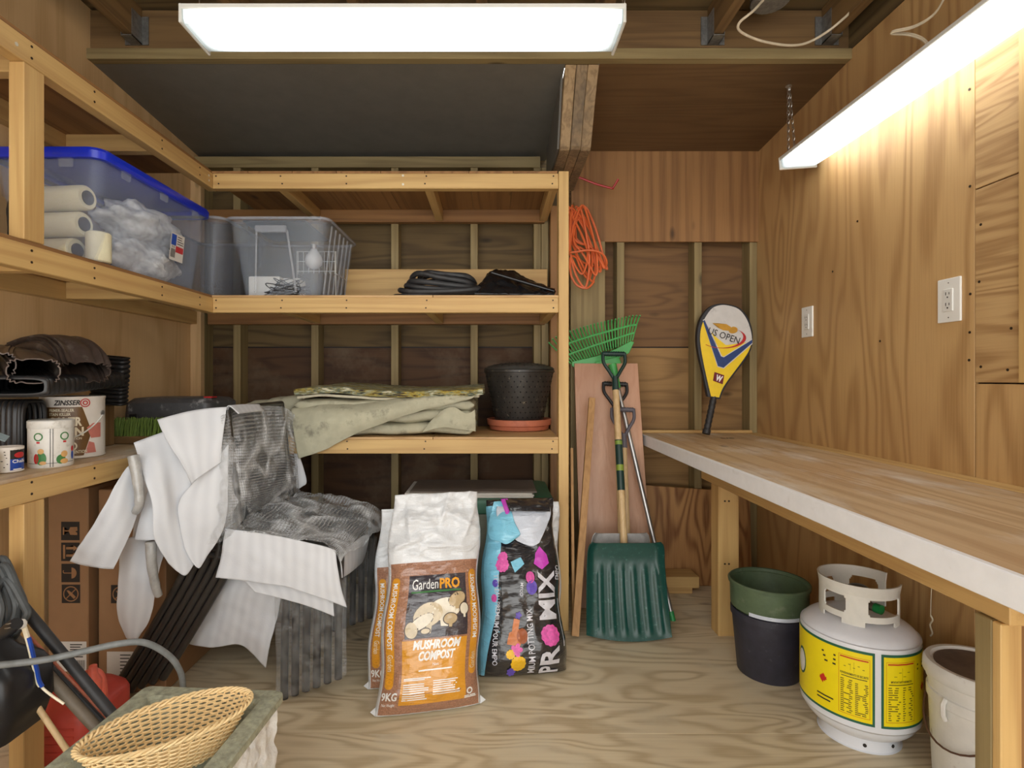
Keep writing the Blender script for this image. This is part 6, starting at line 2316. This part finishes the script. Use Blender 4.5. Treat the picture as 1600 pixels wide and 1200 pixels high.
# ================================================================== under the left counter
def carton(label, x0, x1, y0, y1, z1, marks, lab):
    t = thing('cardboard_box', label, 'cardboard box', ((x0 + x1) / 2, (y0 + y1) / 2, 0), 'brown cartons under the left counter')
    MB().box(x0, x1, y0, y1, .001, z1).build('carton', M['cardboard'], t, bevel=.003)
    s_ = plane_surf((x0, y0, 0), (1, 0, 0), (0, 0, 1))
    w_ = .062
    for kind, u, v in marks:
        q = bpy.data.objects.new('handling_symbol', None)
        COL.objects.link(q)
        attach(q, t)
        a = MB()
        patch(a, s_, u - w_ / 2, u + w_ / 2, v - w_ / 2, v + w_ / 2, .0006, .1)
        a.build('black_square', M['ink'], q, recalc=False)
        b = MB()
        k = w_ / 2
        R2 = lambda x, y: (u + x * k, v + y * k)
        if kind == 'glass':
            poly_on(b, s_, [R2(x, y) for x, y in ((-.80, -.42), (-.66, -.42), (-.66, -.06), (-.15, -.06), (.0, -.42), (.75, -.44), (.75, -.20), (.55, -.05), (.78, .05), (.75, .44), (.0, .42), (-.15, .08), (-.66, .08), (-.66, .42), (-.80, .42))], .0011)
        elif kind == 'arrows':
            poly_on(b, s_, [R2(x, y) for x, y in ((-.78, -.75), (-.55, -.75), (-.55, .75), (-.78, .75))], .0011)
            for yy in (-.40, .40):
                poly_on(b, s_, [R2(x, y + yy) for x, y in ((-.45, -.13), (.35, -.13), (.35, -.30), (.80, 0), (.35, .30), (.35, .13), (-.45, .13))], .0011)
        elif kind == 'umbrella':
            pts = [(.10, -.60)] + [(.10 + .55 * math.sin(PI * q_ / 12), -.60 * math.cos(PI * q_ / 12)) for q_ in range(13)] + [(.10, .6)]
            poly_on(b, s_, [R2(x, y) for x, y in pts], .0011)
            poly_on(b, s_, [R2(x, y) for x, y in ((.10, -.05), (.10, .05), (-.68, .05), (-.76, .15), (-.70, .30), (-.80, .30), (-.86, .10), (-.74, -.05))], .0011)
        else:
            ring_on(b, s_, u, v, k * .72, k * .84, .0011, 22)
            c_, si = math.cos(.785), math.sin(.785)
            for (x0_, x1_, h_) in ((-.78, .78, .05),):
                poly_on(b, s_, [R2(x * c_ - y * si, x * si + y * c_) for x, y in ((x0_, -h_), (x1_, -h_), (x1_, h_), (x0_, h_))], .0011)
            poly_on(b, s_, [R2(x * c_ + y * si, -x * si + y * c_) for x, y in ((-.60, -.06), (-.1, -.16), (.62, -.16), (.62, .16), (-.05, .16), (-.45, .10))], .0012)
        b.build('symbol_mark', plain('bare_card', srgb(150, 110, 74), .75), q, recalc=False)
    if lab:
        u0, u1, v0, v1 = lab
        a, b = MB(), MB()
        patch(a, s_, u0, u1, v0, v1, .0007, .2)
        lines_on(b, s_, u0 + .045, u1 - .01, v1 - .006, v0 + .045, 6, .0035, .0011, .4, 3)
        for k in range(12):
            patch(b, s_, u1 - .042 + k * .0032, u1 - .0405 + k * .0032, v0 + .006, v0 + .038, .0011, .1)
        a.build('address_label', M['paper'], t, recalc=False)
        b.build('label_print', M['ink'], t, recalc=False)['kind'] = 'stuff'
    return t


carton('tall cardboard box with four black handling symbols beside the counter post', -1.497, -1.362, 1.825, 2.17, .70,
       [('glass', .076, .556), ('arrows', .076, .486), ('umbrella', .077, .415), ('knife', .078, .345)], (.030, .130, .085, .185))
carton('cardboard box half hidden by foam, right of the four-symbol box', -1.345, -1.115, 1.848, 2.19, .69, [('knife', .075, .335)], (.030, .125, .02, .14))

# red fuel can
gc = thing('fuel_can', 'red plastic fuel can on the floor behind the counter post', 'fuel can', (-1.21, 1.57, 0))
rg = []
for ins, z in ((.02, .001), (.004, .014), (0, .03), (0, .135), (.006, .152), (.028, .175), (.060, .188)):
    rg.append([Vector((-1.215 + x, 1.575 + y, z)) for x, y in rrect(.225 - 2 * ins, .20 - 2 * ins, .04)])
MB().rings(rg).build('tank', M['gas_red'], gc, smooth='all')
MB().tube(spline([(-1.19, 1.56, .175), (-1.165, 1.555, .215), (-1.135, 1.55, .225), (-1.118, 1.545, .20), (-1.115, 1.545, .14)], 6), .016, 12).build('handle', M['gas_orange'], gc, smooth=True)
MB().lathe([(.022, 0), (.024, .02), (.022, .045), (.012, .06), (.010, .085), (.004, .088)], (-1.128, 1.53, .175), 18).build('spout', M['gas_orange'], gc, smooth=True)
m = MB()
for k in range(4):
    m.box(-1.29, -1.14, 1.4735, 1.477, .045 + k * .022, .052 + k * .022)
m.build('moulded_ribs', M['gas_red'], gc)['kind'] = 'stuff'

# ================================================================== machine, cords and poles at the left edge
mc = thing('black_machine', 'black plastic machine housing with a slotted foot at the lower left edge', 'machine', (-1.12, 1.22, 0))
rg = []
for x, y, z, w_, d_ in ((-1.14, 1.23, .255, .10, .10), (-1.135, 1.23, .27, .15, .14), (-1.125, 1.23, .33, .17, .15), (-1.125, 1.23, .40, .165, .15), (-1.13, 1.23, .425, .15, .13), (-1.145, 1.23, .45, .10, .09), (-1.155, 1.23, .49, .07, .06)):
    rg.append([Vector((x + a, y + b, z)) for a, b in rrect(w_, d_, .03)])
MB().rings(rg).build('housing', M['machine'], mc, smooth=True)
m = MB()
m.box(-1.18, -1.135, 1.205, 1.24, .085, .27)
m.build('column', M['machine'], mc, bevel=.004)
for k in range(7):
    MB().box(-1.182, -1.128, 1.198, 1.2045, .10 + k * .024, .112 + k * .024).build('slat', M['black_plastic'], mc)
m = MB()
m.box(-1.20, -1.035, 1.15, 1.20, .072, .085).box(-1.20, -1.035, 1.15, 1.154, .04, .085)
m.bar((-1.05, 1.16, .08), (-1.10, 1.10, .004), .02, .006).bar((-1.19, 1.16, .08), (-1.22, 1.10, .004), .02, .006).bar((-1.16, 1.20, .08), (-1.17, 1.30, .004), .02, .006)
m.build('foot_bracket', M['machine'], mc)['kind'] = 'stuff'

cc = thing('power_cord', 'thick black power cord coiled at the left edge with its plug showing', 'cord', (-1.16, 1.28, .45))
rr_ = random.Random(8)
pts = []
for k in range(7):
    x0 = -1.195 + .012 * k * .7 + rr_.uniform(-.008, .008)
    y0 = 1.27 + rr_.uniform(-.03, .03)
    zt_, zb_ = .640 - .012 * abs(k - 3) + rr_.uniform(-.012, .012), .458 + rr_.uniform(-.015, .02)
    pts += [Vector((x0 - .03, y0, (zt_ + zb_) / 2)), Vector((x0 - .008, y0 + .008, zt_)), Vector((x0 + .045 + rr_.uniform(-.012, .012), y0 - .005, zt_ - .06)), Vector((x0 + .050 + rr_.uniform(-.012, .012), y0 - .010, (zt_ + zb_) / 2 - .02)), Vector((x0 + .02, y0, zb_))]
MB().tube(spline(pts, 6), .0078, 8).build('cord', plain('grey_black_cord', srgb(72, 76, 78), .5, var=.25), cc, smooth=True)
pa, pbx = at(5, 990, 1.19), at(26, 974, 1.18)
MB().tube([pa, pa + (pbx - pa) * .6, pbx], [.013, .015, .013], 12, sq=None).build('plug', M['machine'], cc, smooth=True)
for dx in (-.4, .35):
    c = pbx + Vector((-.012 + dx * .002, -.012, dx * .012))
    MB().bar(c, c + Vector((.014, -.008, .004)), .005, .0015).build('prong', M['alu'], cc)

hz = spline([at(-30, 1042, 1.16), at(30, 1036, 1.17), at(75, 1030, 1.19), at(130, 1018, 1.22), at(185, 1006, 1.25), at(225, 1004, 1.28), at(258, 1020, 1.31), at(278, 1042, 1.33), at(286, 1075, 1.335), (-.76, 1.33, .15), (-.74, 1.35, .010)], 8)
tag(MB().tube(hz, .0072, 10).build('grey_hose', M['grey_hose'], smooth=True), 'grey hose arching from the left edge over behind the stone planter', 'hose')


def pole(label, a, b, r, mat, name, cat):
    o = MB().tube([Vector(a), Vector(b)], r, 14).build(name, mat, smooth=True)
    return tag(o, label, cat, None)


pole('thick black pole slanting down from the coiled cord to behind the planter', at(-10, 893, 1.335), at(255, 1212, 1.33), .0125, M['black_rubber'], 'black_pole', 'pole')
pole('worn grey-brown pole slanting below the black pole', at(-5, 968, 1.305), at(228, 1222, 1.30), .0125, M['pipe_brown'], 'brown_pole', 'pole')
pole('thin black rod between the two slanting poles', at(40, 1000, 1.345), at(230, 1200, 1.34), .006, M['black_plastic'], 'thin_rod', 'rod')
pole('thin pinkish rod between the two slanting poles', at(44, 992, 1.36), at(225, 1186, 1.355), .0038, plain('salmon_rod', srgb(206, 120, 92), .5), 'thin_rod', 'rod')
pole('short round wooden stick behind the planter rim at lower left', at(44, 1083, 1.255), at(118, 1192, 1.25), .0065, M['handle_wood'], 'round_stick', 'stick')
P = spline([at(36, 975, 1.225), at(44, 1000, 1.23), at(54, 1040, 1.235), at(64, 1072, 1.24), at(100, 1100, 1.245)], 7)
wr_ = thing('twisted_strap', 'blue and cream strap with a white tip hanging in front of the slanting poles', 'strap', at(44, 1010, 1.23))
MB().tube(P[:-7], .006, 8, sq=(.005, .003)).build('cream_strap', M['cream'], wr_, smooth=True)
MB().tube([p + Vector((.006, -.003, 0)) for p in P[6:-7]], .005, 8, sq=(.0035, .003)).build('blue_strap', M['print_blue'], wr_, smooth=True)
MB().tube(P[-8:], .0028, 7).build('cord_tail', M['cream'], wr_, smooth=True)
MB().lathe([(.004, -.010), (.009, -.006), (.010, .002), (.006, .009), (.001, .011)], at(34, 975, 1.222), 14).build('white_tip', M['white_plastic'], wr_, smooth='all')

# ================================================================== stone planter with the basket
PM = Matrix.Translation((-.815, 1.273, 0)) @ Matrix.Rotation(math.radians(-3.6), 4, 'Z')     # origin: far-left corner, x to the right, -y towards the camera
pt = thing('stone_planter', 'rectangular stone-look planter with a grey-green rim and rough white sides', 'planter', (-.66, 1.0, 0))
PW, PLn, PZ = .335, .86, .350


def prect(i, z, r=.02):
    out = []
    for x, y in rrect(PW - 2 * i, PLn - 2 * i, max(.004, r)):
        out.append(PM @ Vector((PW / 2 + x, -PLn / 2 + y, z)))
    return out


rim = [prect(.006, PZ - .024, .014), prect(0, PZ - .020, .016), prect(0, PZ - .004, .016), prect(.004, PZ, .016), prect(.038, PZ, .012), prect(.044, PZ - .006, .012), prect(.058, .20, .02), prect(.075, .12, .03)]
MB().rings(rim, False, True).build('rim_and_basin', M['concrete'], pt, smooth=True)


def rock_wall(p0, p1, nrm):
    p0, p1, nrm = Vector(p0), Vector(p1), Vector(nrm)
    L_ = (p1 - p0).length
    nu, nv = max(8, int(L_ / .008)), 40
    g_ = []
    for i in range(nv + 1):
        v = i / nv
        row = []
        for j in range(nu + 1):
            p = p0 + (p1 - p0) * j / nu
            z = .0 + (PZ - .022) * v
            q = PM @ Vector((p.x, p.y, z))
            f_ = .010 * (1 - 2 * abs(fbm((q.x * 1.0 + q.y * 1.6, q.y, q.z * 2.2), 16, 3.0))) + .004 * fbm(q, 60, 1.0)
            row.append(q + (PM.to_3x3() @ nrm) * f_)
        g_.append(row)
    MB().sheet(g_, .010, False).build('rock_face', M['rock_white'], pt, smooth=True)


rock_wall((PW - .022, -PLn + .022, 0), (PW - .022, -.022, 0), (1, 0, 0))
rock_wall((PW - .022, -.022, 0), (.022, -.022, 0), (0, 1, 0))
rock_wall((.022, -.022, 0), (.022, -PLn + .022, 0), (-1, 0, 0))
rock_wall((.022, -PLn + .022, 0), (PW - .022, -PLn + .022, 0), (0, -1, 0))

# wicker basket
bc = thing('wicker_basket', 'oval woven wicker basket resting in the stone planter', 'basket', (-.655, 1.085, .29))
BC = Vector((-.655, 1.098, .290))
BA, BB, BH = .148, .070, .085
ang = math.radians(38)
ca, sa = math.cos(ang), math.sin(ang)
TILT = Matrix.Rotation(math.radians(3), 3, Vector((ca, sa, 0)))


def bpt(a, h, extra=0.0):
    f = .62 + .38 * (h / BH) ** .75
    x = (BA * f + extra) * math.cos(a)
    y = (BB * f + extra) * math.sin(a)
    return BC + TILT @ Vector((x * ca - y * sa, x * sa + y * ca, h))


NS = 48
for k in range(NS):
    a = 2 * PI * (k + .5) / NS
    MB().tube([bpt(a, BH * q / 6) for q in range(7)], .0017, 5).build('stake', M['wicker'], bc)
NR = 17
for j in range(NR):
    h = .006 + (BH - .012) * j / (NR - 1)
    pts = []
    n_ = NS * 4
    for k in range(n_):
        a = 2 * PI * k / n_
        pts.append(bpt(a, h,   .0030 * math.cos(a * NS / 2 + j * PI)))
    MB().tube(pts, .0020, 5, closed=True).build('weaver', M['wicker'], bc, smooth=True)
for s_ in range(3):
    pts = []
    n_ = 150
    for k in range(n_):
        a = 2 * PI * k / n_
        ph = a * 18 + s_ * 2 * PI / 3
        pts.append(bpt(a, BH + .002 + .0036 * math.sin(ph), .002 + .0045 * math.cos(ph)))
    MB().tube(pts, .0026, 6, closed=True).build('rim_strand', M['wicker'], bc, smooth=True)
rg = []
for q in (.15, .5, .98):
    rg.append([BC + TILT @ Vector((BA * .62 * q * math.cos(2 * PI * k / 40) * ca - BB * .62 * q * math.sin(2 * PI * k / 40) * sa, BA * .62 * q * math.cos(2 * PI * k / 40) * sa + BB * .62 * q * math.sin(2 * PI * k / 40) * ca, .003)) for k in range(40)])
o = MB().rings(rg, True, False).build('base', M['wicker'], bc)
